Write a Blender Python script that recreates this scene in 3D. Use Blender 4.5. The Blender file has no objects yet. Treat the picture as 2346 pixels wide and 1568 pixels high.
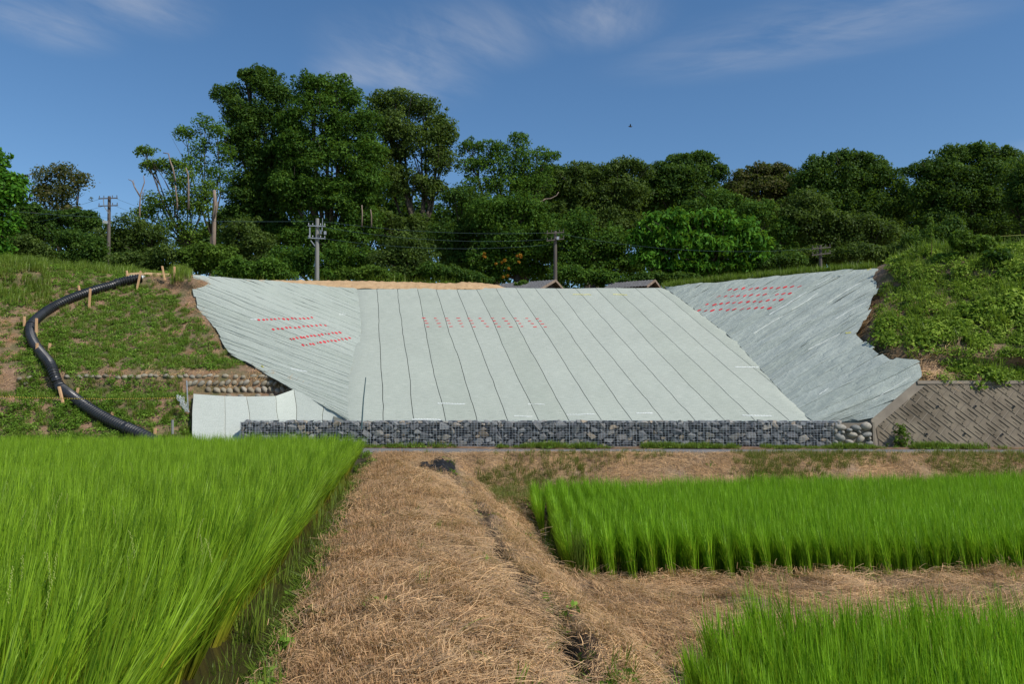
import bpy, bmesh, math, random
import numpy as np
from mathutils import Vector, Matrix, Euler, noise
from mathutils.bvhtree import BVHTree
random.seed(7); np.random.seed(7)
R = math.radians
scene = bpy.context.scene
col = scene.collection

# ------------------------------------------------------------------ camera, sky, sun, exposure
F, CX, CY, HZ, EYE = 1825.0, 1173.0, 784.0, 932.0, 1.6
PITCH = math.atan((HZ - CY) / F)
cam_d = bpy.data.cameras.new('camera'); cam = bpy.data.objects.new('camera', cam_d); col.objects.link(cam)
cam_d.sensor_width = 36; cam_d.lens = 36 * F / 2346; cam_d.clip_end = 5000; cam_d.clip_start = .05
cam.location = (0, 0, EYE); cam.rotation_euler = (R(90) + PITCH, 0, 0)
scene.camera = cam
SUN_AZ, SUN_EL = R(54), R(47)            # azimuth to the right of straight behind the camera
to_sun = Vector((math.sin(SUN_AZ) * math.cos(SUN_EL), -math.cos(SUN_AZ) * math.cos(SUN_EL), math.sin(SUN_EL)))
sd = bpy.data.lights.new('sun', 'SUN'); sun = bpy.data.objects.new('sun', sd); col.objects.link(sun)
sd.energy = 4.2; sd.angle = R(.5); sd.color = (1, .95, .87)
sun.rotation_euler = to_sun.to_track_quat('Z', 'Y').to_euler()
scene.view_settings.view_transform = 'Standard'; scene.view_settings.look = 'None'
scene.view_settings.exposure = 0.0; scene.view_settings.gamma = 1
scene.view_settings.use_curve_mapping = False

world = bpy.data.worlds.new('World'); scene.world = world; world.use_nodes = True
wt = world.node_tree; wt.nodes.clear()
def N(t, typ, **kw):
    n = t.nodes.new(typ)
    for k, v in kw.items():
        if k.startswith('_'): n.inputs[k[1:]].default_value = v
        else: setattr(n, k, v)
    return n
sky = N(wt, 'ShaderNodeTexSky', sky_type='NISHITA', sun_disc=False, sun_elevation=SUN_EL,
        sun_rotation=math.atan2(to_sun.x, to_sun.y), air_density=1.0, dust_density=.35, ozone_density=2.2, altitude=100)
def wmath(op, a, b=None, vec=False, t=wt):
    n = t.nodes.new('ShaderNodeVectorMath' if vec else 'ShaderNodeMath'); n.operation = op
    for i, v in enumerate((a, b)):
        if v is None: continue
        if hasattr(v, 'is_output'): t.links.new(v, n.inputs[i])
        else: n.inputs[i].default_value = v
    return n.outputs[0] if not vec or op not in ('LENGTH', 'DISTANCE', 'DOT_PRODUCT') else n.outputs['Value']
tc = wt.nodes.new('ShaderNodeTexCoord')
sep = wt.nodes.new('ShaderNodeSeparateXYZ'); wt.links.new(tc.outputs['Generated'], sep.inputs[0])
zc = wmath('MAXIMUM', sep.outputs[2], .03)
cx_ = wmath('DIVIDE', sep.outputs[0], zc); cy_ = wmath('DIVIDE', sep.outputs[1], zc)     # the layer of cirrus, one unit up
comb = wt.nodes.new('ShaderNodeCombineXYZ'); wt.links.new(cx_, comb.inputs[0]); wt.links.new(cy_, comb.inputs[1])
def blob(x, y, r, ax=1, ay=1, rot=0):
    m = N(wt, 'ShaderNodeMapping', vector_type='TEXTURE'); m.inputs['Location'].default_value = (x, y, 0)
    m.inputs['Rotation'].default_value = (0, 0, rot); m.inputs['Scale'].default_value = (r * ax, r * ay, 1)
    wt.links.new(comb.outputs[0], m.inputs[0])
    l = wmath('LENGTH', m.outputs[0], vec=True)
    n = N(wt, 'ShaderNodeMapRange', interpolation_type='SMOOTHSTEP'); n.inputs[1].default_value = 1; n.inputs[2].default_value = 0
    wt.links.new(l, n.inputs[0]); return n.outputs[0]
def cloud_noise(rot, sx, sy, scale, lo, hi):
    m = N(wt, 'ShaderNodeMapping', vector_type='TEXTURE'); m.inputs['Rotation'].default_value = (0, 0, rot); m.inputs['Scale'].default_value = (sx, sy, 1)
    wt.links.new(comb.outputs[0], m.inputs[0])
    n = N(wt, 'ShaderNodeTexNoise', _Scale=scale, _Detail=7, _Roughness=.6, _Distortion=.5); wt.links.new(m.outputs[0], n.inputs[0])
    r = N(wt, 'ShaderNodeMapRange', interpolation_type='SMOOTHSTEP'); r.inputs[1].default_value = lo; r.inputs[2].default_value = hi
    wt.links.new(n.outputs[0], r.inputs[0]); return r.outputs[0]
# direction on the layer for a picture position: x/z, y/z
def layer(px, py):
    v = Vector(((px - CX) / F, 1, -(py - CY) / F)); v.rotate(Euler((PITCH, 0, 0))); return v.x / v.z, v.y / v.z
def bank(blobs, noise):
    bl = None
    for (px, py), (qx, qy), w in blobs:          # a wisp from one place of the sky to another
        a_, b_ = Vector(layer(px, py)), Vector(layer(qx, qy)); d_ = b_ - a_
        b = blob((a_.x + b_.x) / 2, (a_.y + b_.y) / 2, 1, max(d_.length * .75, w), w, math.atan2(d_.y, d_.x))
        bl = b if bl is None else wmath('MAXIMUM', bl, b)
    return wmath('MULTIPLY', bl, noise)
r_ang = math.atan2(layer(2250, -10)[1] - layer(1600, 130)[1], layer(2250, -10)[0] - layer(1600, 130)[0])
c_ang = math.atan2(layer(1000, 210)[1] - layer(870, 60)[1], layer(1000, 210)[0] - layer(870, 60)[0])
n_r = wmath('ADD', wmath('MULTIPLY', cloud_noise(r_ang, 2.6, .8, 3.2, .3, .75), .75), wmath('MULTIPLY', cloud_noise(r_ang + .5, 1.5, .5, 6, .3, .8), .35))
n_c = wmath('ADD', wmath('MULTIPLY', cloud_noise(c_ang, 2.2, .8, 3.6, .3, .75), .75), wmath('MULTIPLY', cloud_noise(c_ang - .5, 1.6, .5, 7, .3, .8), .35))
cm = wmath('MAXIMUM', bank((((1480, 150), (2330, -30), .30), ((1700, 80), (2200, 10), .2), ((2330, 350), (2420, 330), .2)), n_r),
     bank((((850, 40), (990, 240), .30), ((1000, 10), (1130, 150), .30), ((1250, -20), (1450, 90), .25), ((-60, -10), (230, 110), .22), ((180, -60), (420, 60), .25), ((760, 130), (870, 200), .2)), n_c))
cm = wmath('MULTIPLY', cm, .37)
hsv = N(wt, 'ShaderNodeHueSaturation', _Saturation=1.2, _Value=1.0)
wt.links.new(sky.outputs[0], hsv.inputs['Color'])
mix = N(wt, 'ShaderNodeMix', data_type='RGBA'); wt.links.new(cm, mix.inputs[0]); wt.links.new(hsv.outputs[0], mix.inputs[6])
mix.inputs[7].default_value = (5.0, 5.2, 5.6, 1)
bg = N(wt, 'ShaderNodeBackground', _Strength=.12); wo = wt.nodes.new('ShaderNodeOutputWorld')
wt.links.new(mix.outputs[2], bg.inputs[0]); wt.links.new(bg.outputs[0], wo.inputs[0])

# ------------------------------------------------------------------ helpers
def P(px, py, Y):                      # the place seen at (px, py) of the 2346-wide picture, Y metres ahead
    v = Vector(((px - CX) / F, 1, -(py - CY) / F)); v.rotate(Euler((PITCH, 0, 0)))
    k = Y / v.y
    return Vector((v.x * k, Y, EYE + v.z * k))
def ray(px, py):
    v = Vector(((px - CX) / F, 1, -(py - CY) / F)); v.rotate(Euler((PITCH, 0, 0))); return v.normalized()
def props(o, label=None, cat=None, group=None, kind=None):
    for k, v in (('label', label), ('category', cat), ('group', group), ('kind', kind)):
        if v: o[k] = v
    return o
def empty(name, loc=(0, 0, 0), label=None, cat=None, group=None):
    o = bpy.data.objects.new(name, None); col.objects.link(o); o.location = loc; o.empty_display_size = .1
    return props(o, label, cat, group)
def link(name, me, parent=None, loc=None, local=False):
    o = bpy.data.objects.new(name, me); col.objects.link(o)
    if loc is not None: o.location = loc
    if parent:
        o.parent = parent
        if not local: o.matrix_parent_inverse = Matrix.Translation(-Vector(parent.location))
    return o
def np_mesh(name, V, Fc, mat=None, smooth=False, k=4):
    V = np.asarray(V, dtype=np.float32).reshape(-1, 3); Fc = np.asarray(Fc, dtype=np.int32).reshape(-1, k)
    me = bpy.data.meshes.new(name)
    me.vertices.add(len(V)); me.vertices.foreach_set('co', V.ravel())
    me.loops.add(Fc.size); me.loops.foreach_set('vertex_index', Fc.ravel())
    me.polygons.add(len(Fc)); me.polygons.foreach_set('loop_start', np.arange(0, Fc.size, k, dtype=np.int32))
    if smooth: me.polygons.foreach_set('use_smooth', np.ones(len(Fc), dtype=bool))
    me.update(calc_edges=True)
    if mat: me.materials.append(mat)
    return me
def attr(me, name, vals):
    a = me.attributes.new(name, 'FLOAT', 'POINT'); a.data.foreach_set('value', np.asarray(vals, dtype=np.float32).ravel())
def grid_mesh(name, G, mat, smooth=True, uv=None):
    nv, nu = G.shape[:2]; i = np.arange(nv * nu).reshape(nv, nu)
    Fc = np.stack([i[:-1, :-1], i[:-1, 1:], i[1:, 1:], i[1:, :-1]], -1).reshape(-1, 4)
    me = np_mesh(name, G.reshape(-1, 3), Fc, mat, smooth)
    if uv is not None:
        l = me.uv_layers.new(name='UVMap'); l.data.foreach_set('uv', uv.reshape(-1, 2)[Fc.ravel()].astype(np.float32).ravel())
    return me
class MB:
    def __init__(s): s.v, s.f = [], []
    def add(s, vs, fs):
        b = len(s.v); s.v += [tuple(v) for v in vs]; s.f += [tuple(b + i for i in f) for f in fs]; return s
    def box(s, c, size, rot=None):
        m = rot.to_matrix() if rot is not None else Matrix.Identity(3); c = Vector(c)
        x, y, z = [q / 2 for q in size]
        vs = [c + m @ Vector((a * x, b * y, d * z)) for a in (-1, 1) for b in (-1, 1) for d in (-1, 1)]
        return s.add(vs, [(0, 1, 3, 2), (4, 6, 7, 5), (0, 4, 5, 1), (2, 3, 7, 6), (0, 2, 6, 4), (1, 5, 7, 3)])
    def tube(s, pts, rad, n=6, cap=True):
        pts = [Vector(p) for p in pts]
        if not hasattr(rad, '__len__'): rad = [rad] * len(pts)
        vs = []; prev = None
        for i, p in enumerate(pts):
            d = (pts[min(i + 1, len(pts) - 1)] - pts[max(i - 1, 0)]).normalized()
            if prev is None:
                a = d.orthogonal().normalized()
            else:
                a = prev - d * prev.dot(d); a = a.normalized() if a.length > 1e-5 else d.orthogonal().normalized()
            prev = a; b = d.cross(a)
            for k in range(n):
                t = 2 * math.pi * k / n; vs.append(p + (a * math.cos(t) + b * math.sin(t)) * rad[i])
        fs = [(i * n + k, i * n + (k + 1) % n, (i + 1) * n + (k + 1) % n, (i + 1) * n + k) for i in range(len(pts) - 1) for k in range(n)]
        if cap: fs += [tuple(range(n))[::-1], tuple((len(pts) - 1) * n + k for k in range(n))]
        return s.add(vs, fs)
    def bar(s, a, b, w, d=None):
        a, b = Vector(a), Vector(b); dd = b - a
        return s.box((a + b) / 2, (w, d or w, dd.length), dd.to_track_quat('Z', 'Y'))
    def mesh(s, name, mat, smooth=False):
        me = bpy.data.meshes.new(name); me.from_pydata(s.v, [], s.f); me.materials.append(mat)
        if smooth: me.polygons.foreach_set('use_smooth', [True] * len(me.polygons))
        me.update(); return me
    def build(s, name, mat, parent=None, smooth=False): return link(name, s.mesh(name, mat, smooth), parent)
def catmull(pts, n):                   # n samples along rows of control vectors
    pts = np.asarray(pts, float); m = len(pts); t = np.linspace(0, m - 1, n); out = []
    for u in t:
        i = min(int(u), m - 2); f = u - i
        p0, p1, p2, p3 = pts[max(i - 1, 0)], pts[i], pts[i + 1], pts[min(i + 2, m - 1)]
        out.append(.5 * (2 * p1 + (p2 - p0) * f + (2 * p0 - 5 * p1 + 4 * p2 - p3) * f * f + (3 * p1 - p0 - 3 * p2 + p3) * f ** 3))
    return np.array(out)
def patch(rows, nu, nv):
    C = np.array([[list(P(*c)) for c in r] for r in rows])
    A = np.stack([catmull(r, nu) for r in C])
    return catmull(A, nv)
def ss(a, b, x):
    t = np.clip((x - a) / (b - a), 0, 1); return t * t * (3 - 2 * t)
_perm = np.random.RandomState(3).permutation(512)
_perm = np.concatenate([_perm, _perm, _perm])
_gr = np.random.RandomState(5).uniform(-1, 1, 2048)
def vnoise(x, y, z=0.0):               # value noise, arrays
    x, y, z = np.broadcast_arrays(np.asarray(x, float), np.asarray(y, float), np.asarray(z, float))
    xi, yi, zi = np.floor(x).astype(int), np.floor(y).astype(int), np.floor(z).astype(int)
    xf, yf, zf = x - xi, y - yi, z - zi
    u, v, w = xf * xf * (3 - 2 * xf), yf * yf * (3 - 2 * yf), zf * zf * (3 - 2 * zf)
    def h(a, b, c): return _gr[_perm[(_perm[(_perm[a & 511] + b) & 511] + c) & 511] * 3 & 2047]
    def L(a, b, t): return a + (b - a) * t
    return L(L(L(h(xi, yi, zi), h(xi + 1, yi, zi), u), L(h(xi, yi + 1, zi), h(xi + 1, yi + 1, zi), u), v),
             L(L(h(xi, yi, zi + 1), h(xi + 1, yi, zi + 1), u), L(h(xi, yi + 1, zi + 1), h(xi + 1, yi + 1, zi + 1), u), v), w)
def fbm(x, y, z=0.0, o=4):
    r = 0; a = 1.0
    for i in range(o): r = r + a * vnoise(x * 2 ** i + 13 * i, y * 2 ** i + 7 * i, z * 2 ** i); a *= .5
    return r

# ------------------------------------------------------------------ materials
def new_mat(name):
    m = bpy.data.materials.new(name); m.use_nodes = True; t = m.node_tree
    b = next(n for n in t.nodes if n.type == 'BSDF_PRINCIPLED'); return m, t, b
def noise_n(t, scale, detail=5, rough=.6, vec=None, dist=0):
    n = N(t, 'ShaderNodeTexNoise', _Scale=scale, _Detail=detail, _Roughness=rough, _Distortion=dist)
    if vec is not None: t.links.new(vec, n.inputs['Vector'])
    return n.outputs['Fac']
def ramp(t, fac, stops):
    r = t.nodes.new('ShaderNodeValToRGB'); e = r.color_ramp.elements
    while len(e) < len(stops): e.new(.5)
    for el, (p, c) in zip(e, stops): el.position = p; el.color = (*c, 1)
    t.links.new(fac, r.inputs[0]); return r.outputs[0]
def mixc(t, fac, a, b, mode='MIX'):
    n = N(t, 'ShaderNodeMix', data_type='RGBA', blend_type=mode)
    for i, v in ((0, fac), (6, a), (7, b)):
        if hasattr(v, 'is_output'): t.links.new(v, n.inputs[i])
        elif i == 0: n.inputs[0].default_value = v
        else: n.inputs[i].default_value = (*v, 1)
    return n.outputs[2]
def bump(t, b, h, strength, dist):
    n = N(t, 'ShaderNodeBump', _Strength=strength, _Distance=dist); t.links.new(h, n.inputs['Height']); t.links.new(n.outputs[0], b.inputs['Normal'])
def obj_vec(t, scale=(1, 1, 1), out='Object'):
    c = t.nodes.new('ShaderNodeTexCoord'); m = t.nodes.new('ShaderNodeMapping'); m.inputs['Scale'].default_value = scale
    t.links.new(c.outputs[out], m.inputs[0]); return m.outputs[0]
def pos_vec(t, scale=(1, 1, 1)):
    c = t.nodes.new('ShaderNodeNewGeometry'); m = t.nodes.new('ShaderNodeMapping'); m.inputs['Scale'].default_value = scale
    t.links.new(c.outputs['Position'], m.inputs[0]); return m.outputs[0]
def rnd(t): return t.nodes.new('ShaderNodeObjectInfo').outputs['Random']
def simple(name, stops, scale=5, rough=.85, bmp=(.4, .01), det=6, vscale=(1, 1, 1), pos=True, metal=0, spec=.3):
    m, t, b = new_mat(name); v = pos_vec(t, vscale) if pos else obj_vec(t, vscale)
    n = noise_n(t, scale, det, .65, v); t.links.new(ramp(t, n, stops), b.inputs['Base Color'])
    b.inputs['Roughness'].default_value = rough; b.inputs['Metallic'].default_value = metal; b.inputs['Specular IOR Level'].default_value = spec
    if bmp: bump(t, b, noise_n(t, scale * 4, 4, .7, v), *bmp)
    return m
def leaf_mat(name, dark, mid, light, transl=.32, rough=.62, spec=.16, tone=True, red=None):
    m, t, b = new_mat(name)
    g = t.nodes.new('ShaderNodeNewGeometry'); isl = g.outputs['Random Per Island']
    f = isl
    if tone:
        a = N(t, 'ShaderNodeAttribute', attribute_name='tone')
        f = wmath('ADD', wmath('MULTIPLY', isl, .45, t=t), wmath('MULTIPLY', a.outputs['Fac'], .6, t=t), t=t)
    else:
        f = wmath('ADD', wmath('MULTIPLY', isl, .5, t=t), wmath('MULTIPLY', rnd(t), .5, t=t), t=t)
    stops = [(.1, dark), (.5, mid), (.9, light)]
    if red: stops.append((.985, red))
    c = ramp(t, f, stops)
    t.links.new(c, b.inputs['Base Color']); b.inputs['Roughness'].default_value = rough; b.inputs['Specular IOR Level'].default_value = spec
    tr = t.nodes.new('ShaderNodeBsdfTranslucent'); c2 = mixc(t, .5, c, (.25, .4, .03), 'MIX'); t.links.new(c2, tr.inputs[0])
    mx = N(t, 'ShaderNodeMixShader', _Fac=transl); out = next(n for n in t.nodes if n.type == 'OUTPUT_MATERIAL')
    t.links.new(b.outputs[0], mx.inputs[1]); t.links.new(tr.outputs[0], mx.inputs[2]); t.links.new(mx.outputs[0], out.inputs[0])
    return m
def blade_mat(name, root, mid, tip, var, transl=.35):   # blades: colour runs from root to tip by UV, tone by instance
    m, t, b = new_mat(name)
    uv = t.nodes.new('ShaderNodeTexCoord'); sp = t.nodes.new('ShaderNodeSeparateXYZ'); t.links.new(uv.outputs['UV'], sp.inputs[0])
    c = ramp(t, sp.outputs[1], [(.0, root), (.38, mid), (1, tip)])
    g = t.nodes.new('ShaderNodeNewGeometry')
    f = wmath('ADD', wmath('MULTIPLY', g.outputs['Random Per Island'], .6, t=t), wmath('MULTIPLY', rnd(t), .4, t=t), t=t)
    v = ramp(t, f, [(.1, (1 - var, 1 - var, 1 - var)), (.9, (1 + var * 1.2, 1 + var, 1 + var * .3))])
    c = mixc(t, 1.0, c, v, 'MULTIPLY')
    t.links.new(c, b.inputs['Base Color']); b.inputs['Roughness'].default_value = .48; b.inputs['Specular IOR Level'].default_value = .3
    tr = t.nodes.new('ShaderNodeBsdfTranslucent'); t.links.new(mixc(t, .4, c, (.3, .5, .02)), tr.inputs[0])
    mx = N(t, 'ShaderNodeMixShader', _Fac=transl); out = next(n for n in t.nodes if n.type == 'OUTPUT_MATERIAL')
    t.links.new(b.outputs[0], mx.inputs[1]); t.links.new(tr.outputs[0], mx.inputs[2]); t.links.new(mx.outputs[0], out.inputs[0])
    return m
M = {}
M['soil'] = simple('soil', [(.3, (.10, .06, .035)), (.55, (.2, .125, .075)), (.75, (.3, .2, .125))], 2.5, .95, (.8, .05))
M['dark_soil'] = simple('dark_soil', [(.3, (.12, .125, .10)), (.7, (.17, .175, .14))], 3, .95, (.6, .03))
M['wing_soil'] = simple('wing_soil', [(.3, (.18, .185, .15)), (.7, (.25, .25, .21))], 3, .95, (.6, .03))
M['sand'] = simple('sand', [(.3, (.42, .27, .14)), (.6, (.55, .37, .2)), (.8, (.62, .44, .26))], 3, .95, (.8, .05))
M['concrete'] = simple('concrete', [(.25, (.15, .125, .095)), (.5, (.23, .195, .15)), (.75, (.31, .265, .2))], 1.1, .9, (.5, .01), 9)
M['block'] = simple('block', [(.28, (.11, .088, .06)), (.5, (.185, .152, .108)), (.72, (.27, .225, .16))], 1.3, .92, (.6, .012), 10)
M['asphalt'] = simple('asphalt', [(.3, (.13, .13, .13)), (.7, (.2, .195, .185))], 3, .9, (.5, .005), 8)
M['pipe'] = simple('pipe', [(.3, (.012, .013, .015)), (.7, (.028, .03, .033))], 2, .38, None, spec=.5)
M['stake'] = simple('stake', [(.3, (.5, .28, .14)), (.7, (.68, .43, .23))], 6, .8, (.3, .004), vscale=(1, 1, .15))
M['bark'] = simple('bark', [(.3, (.05, .04, .03)), (.7, (.12, .1, .075))], 6, .95, (.8, .03), vscale=(1, 1, .2))
M['dead_wood'] = simple('dead_wood', [(.3, (.16, .11, .08)), (.7, (.33, .26, .2))], 5, .9, (.8, .03), vscale=(1, 1, .2))
M['pole_wood'] = simple('pole_wood', [(.3, (.085, .07, .06)), (.7, (.16, .14, .12))], 5, .9, (.4, .01), vscale=(1, 1, .1))
M['pole_grey'] = simple('pole_grey', [(.3, (.17, .17, .16)), (.7, (.27, .27, .25))], 4, .85, (.3, .01), vscale=(1, 1, .1))
M['galv'] = simple('galv', [(.3, (.32, .34, .36)), (.7, (.48, .5, .52))], 8, .45, None, metal=.5)
M['wire'] = simple('wire', [(.3, (.36, .39, .42)), (.7, (.52, .56, .6))], 8, .5, None, metal=.4)
M['cable'] = simple('cable', [(.3, (.06, .1, .11)), (.7, (.1, .16, .17))], 5, .5, None)
M['white'] = simple('white', [(.3, (.56, .6, .57)), (.7, (.7, .73, .7))], 9, .7, None)
M['yellow'] = simple('yellow', [(.3, (.55, .5, .12)), (.7, (.7, .66, .2))], 9, .7, None)
M['red'] = simple('red', [(.3, (.55, .02, .03)), (.7, (.75, .05, .06))], 20, .7, None)
M['roof'] = simple('roof', [(.3, (.09, .088, .086)), (.7, (.2, .195, .19))], 4, .9, (.3, .01), vscale=(4, .5, 1))
M['shed_wall'] = simple('shed_wall', [(.3, (.04, .035, .03)), (.7, (.09, .075, .06))], 4, .9, None)
M['ash'] = simple('ash', [(.35, (.008, .008, .009)), (.6, (.02, .021, .024)), (.75, (.09, .1, .12))], 9, .9, (1, .04))
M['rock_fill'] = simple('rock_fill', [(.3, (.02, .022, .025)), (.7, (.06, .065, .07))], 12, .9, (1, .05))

def stone_mat(name, cols, spots=.15):
    m, t, b = new_mat(name)
    c = ramp(t, rnd(t), cols); v = obj_vec(t)
    c = mixc(t, 1.0, c, ramp(t, noise_n(t, 7, 6, .7, v), [(.3, (.65, .65, .65)), (.7, (1.3, 1.3, 1.3))]), 'MULTIPLY')
    t.links.new(c, b.inputs['Base Color']); b.inputs['Roughness'].default_value = .85; b.inputs['Specular IOR Level'].default_value = .3
    bump(t, b, noise_n(t, 14, 5, .7, v), .5, .01); return m
M['gabion_stone'] = stone_mat('gabion_stone', [(.0, (.10, .10, .105)), (.25, (.165, .165, .165)), (.5, (.25, .25, .24)), (.7, (.18, .178, .175)), (.84, (.31, .285, .24)), (.92, (.38, .29, .19)), (1, (.31, .32, .32))])
M['cobble'] = stone_mat('cobble', [(.0, (.26, .24, .19)), (.35, (.4, .36, .29)), (.6, (.24, .24, .22)), (.8, (.34, .31, .26)), (1, (.17, .18, .17))])
M['hill_cobble'] = stone_mat('hill_cobble', [(.0, (.2, .17, .12)), (.4, (.32, .28, .2)), (.7, (.25, .23, .18)), (1, (.38, .34, .27))])

def mat_cloth(name, c0, c1, streak, wr=.5):
    m, t, b = new_mat(name)
    uvn = t.nodes.new('ShaderNodeTexCoord'); mp = t.nodes.new('ShaderNodeMapping'); mp.inputs['Scale'].default_value = (1.2, 9, 1)
    t.links.new(uvn.outputs['UV'], mp.inputs[0])
    oi = t.nodes.new('ShaderNodeObjectInfo')
    off = N(t, 'ShaderNodeVectorMath', operation='ADD'); t.links.new(mp.outputs[0], off.inputs[0]); t.links.new(oi.outputs['Random'], off.inputs[1])
    weave = noise_n(t, 2.6, 8, .75, mp.outputs[0])
    big = noise_n(t, .55, 4, .6, pos_vec(t))
    c = ramp(t, weave, [(.25, c0), (.75, c1)])
    c = mixc(t, 1.0, c, ramp(t, big, [(.3, (.955, .955, .955)), (.7, (1.03, 1.03, 1.03))]), 'MULTIPLY')
    c = mixc(t, 1.0, c, ramp(t, oi.outputs['Random'], [(0, (.95, .96, .95)), (1, (1.04, 1.04, 1.05))]), 'MULTIPLY')
    fine = noise_n(t, 30, 3, .8, uvn.outputs['UV'])
    c = mixc(t, 1.0, c, ramp(t, fine, [(.3, (.78, .8, .78)), (.7, (1.16, 1.16, 1.16))]), 'MULTIPLY')
    t.links.new(c, b.inputs['Base Color']); b.inputs['Roughness'].default_value = .9; b.inputs['Specular IOR Level'].default_value = .15
    mp2 = t.nodes.new('ShaderNodeMapping'); mp2.inputs['Scale'].default_value = streak
    t.links.new(uvn.outputs['UV'], mp2.inputs[0])
    h = noise_n(t, 3, 6, .6, mp2.outputs[0], .6)
    bump(t, b, h, wr, .10); return m
M['mat_center'] = mat_cloth('mat_center', (.28, .31, .26), (.51, .53, .46), (1.0, 6, 1), .10)
M['mat_left'] = mat_cloth('mat_left', (.33, .365, .315), (.47, .50, .435), (2.2, .3, 1), .8)
M['mat_right'] = mat_cloth('mat_right', (.31, .345, .305), (.51, .545, .485), (1.6, .45, 1), 1.0)
M['mat_low'] = mat_cloth('mat_low', (.43, .455, .40), (.55, .57, .51), (1, 1, 1), .12)

# field ground: straw-brown top, dark mud where 'mud' is 1
m, t, b = new_mat('field_ground')
v = pos_vec(t); n1 = noise_n(t, 1.3, 5, .6, v); n2 = noise_n(t, 28, 6, .75, pos_vec(t, (1, .45, 1)))
c = ramp(t, n2, [(.3, (.13, .08, .05)), (.5, (.28, .185, .12)), (.7, (.44, .33, .21))])
c = mixc(t, ramp(t, n1, [(.35, (0, 0, 0)), (.65, (.5, .5, .5))]), c, (.33, .24, .13))
a = N(t, 'ShaderNodeAttribute', attribute_name='mud')
c = mixc(t, a.outputs['Fac'], c, (.045, .036, .02))
t.links.new(c, b.inputs['Base Color']); b.inputs['Roughness'].default_value = .92
bump(t, b, n2, .8, .03); M['field'] = m
# hillside soil with a green cast of moss and low leaves
m, t, b = new_mat('hillside_soil')
v = pos_vec(t); n1 = noise_n(t, .8, 6, .7, v); n2 = noise_n(t, 9, 6, .7, v)
c = ramp(t, n2, [(.3, (.13, .075, .045)), (.55, (.28, .17, .10)), (.75, (.42, .29, .18))])
c = mixc(t, ramp(t, n1, [(.42, (0, 0, 0)), (.6, (.75, .75, .75))]), c, (.06, .085, .02))
t.links.new(c, b.inputs['Base Color']); b.inputs['Roughness'].default_value = .95; bump(t, b, n2, .9, .06); M['hill'] = m
# water of the paddies: thin and brown
m, t, b = new_mat('paddy_water')
b.inputs['Base Color'].default_value = (.035, .028, .014, 1); b.inputs['Roughness'].default_value = .06; b.inputs['IOR'].default_value = 1.33
bump(t, b, noise_n(t, 25, 3, .5, pos_vec(t)), .08, .01); M['water'] = m

LG = dict(dense=((.014, .034, .006), (.036, .078, .012), (.09, .15, .025)),
          mid=((.016, .042, .006), (.045, .10, .011), (.11, .19, .026)),
          bright=((.018, .06, .005), (.048, .14, .011), (.105, .24, .02)),
          dull=((.02, .036, .008), (.055, .086, .018), (.13, .17, .04)),
          brown=((.03, .032, .012), (.065, .068, .022), (.14, .11, .04)),
          yellow=((.025, .045, .007), (.065, .115, .014), (.14, .21, .03)))
for k, cols in LG.items(): M['leaf_' + k] = leaf_mat('leaf_' + k, *[tuple(q * f for q, f in zip(c, (1.06, 1.17, 1.0))) for c in cols])
M['leaf_orange'] = leaf_mat('leaf_orange', (.3, .12, .01), (.45, .2, .02), (.55, .28, .04))
M['rice'] = blade_mat('rice', (.34, .36, .04), (.22, .39, .02), (.21, .43, .02), .42, .42)
M['rice_left'] = blade_mat('rice_left', (.40, .36, .045), (.24, .375, .026), (.26, .45, .032), .5, .45)
M['ear'] = simple('ear', [(.3, (.25, .32, .06)), (.7, (.36, .42, .10))], 30, .7, None)
M['weed'] = blade_mat('weed', (.16, .15, .04), (.15, .22, .03), (.17, .26, .035), .35)
M['weed_leaf'] = leaf_mat('weed_leaf', (.055, .11, .012), (.13, .25, .024), (.25, .39, .055), tone=False)
M['vine_leaf'] = leaf_mat('vine_leaf', (.075, .13, .012), (.19, .31, .026), (.36, .47, .065), tone=False)
M['dry_green'] = blade_mat('dry_green', (.2, .15, .06), (.16, .18, .04), (.2, .22, .06), .35)
M['straw'] = blade_mat('straw', (.41, .26, .175), (.53, .355, .235), (.63, .455, .31), .6, .2)
M['straw_red'] = blade_mat('straw_red', (.30, .165, .10), (.42, .25, .15), (.5, .32, .19), .45, .2)
# ------------------------------------------------------------------ the field ground, water and road
VPX = .1436
def road_near(X): return 23.65 - .04 * X
PADDY1 = [(.80, 10.75), (.70, 12.5), (.55, 15), (.32, 18.0), (6, 19.3), (16, 21.4), (19, 21.8), (19, 11.7), (8, 11.15)]
PADDY3 = [(.95, 3.2), (1.12, 5.2), (1.42, 6.4), (1.9, 7.5), (4, 7.75), (12, 8.1), (12, 3.2)]
def poly_sd(poly, X, Y):               # signed distance, positive inside
    d = np.full(np.shape(X), 1e9); ins = np.zeros(np.shape(X), bool)
    for (x0, y0), (x1, y1) in zip(poly, poly[1:] + poly[:1]):
        ex, ey = x1 - x0, y1 - y0; t = np.clip(((X - x0) * ex + (Y - y0) * ey) / (ex * ex + ey * ey), 0, 1)
        d = np.minimum(d, np.hypot(X - x0 - t * ex, Y - y0 - t * ey))
        cr = (y0 > Y) != (y1 > Y); xi = x0 + (Y - y0) / (ey if abs(ey) > 1e-9 else 1e-9) * ex
        ins ^= cr & (X < xi)
    return np.where(ins, d, -d)
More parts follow.
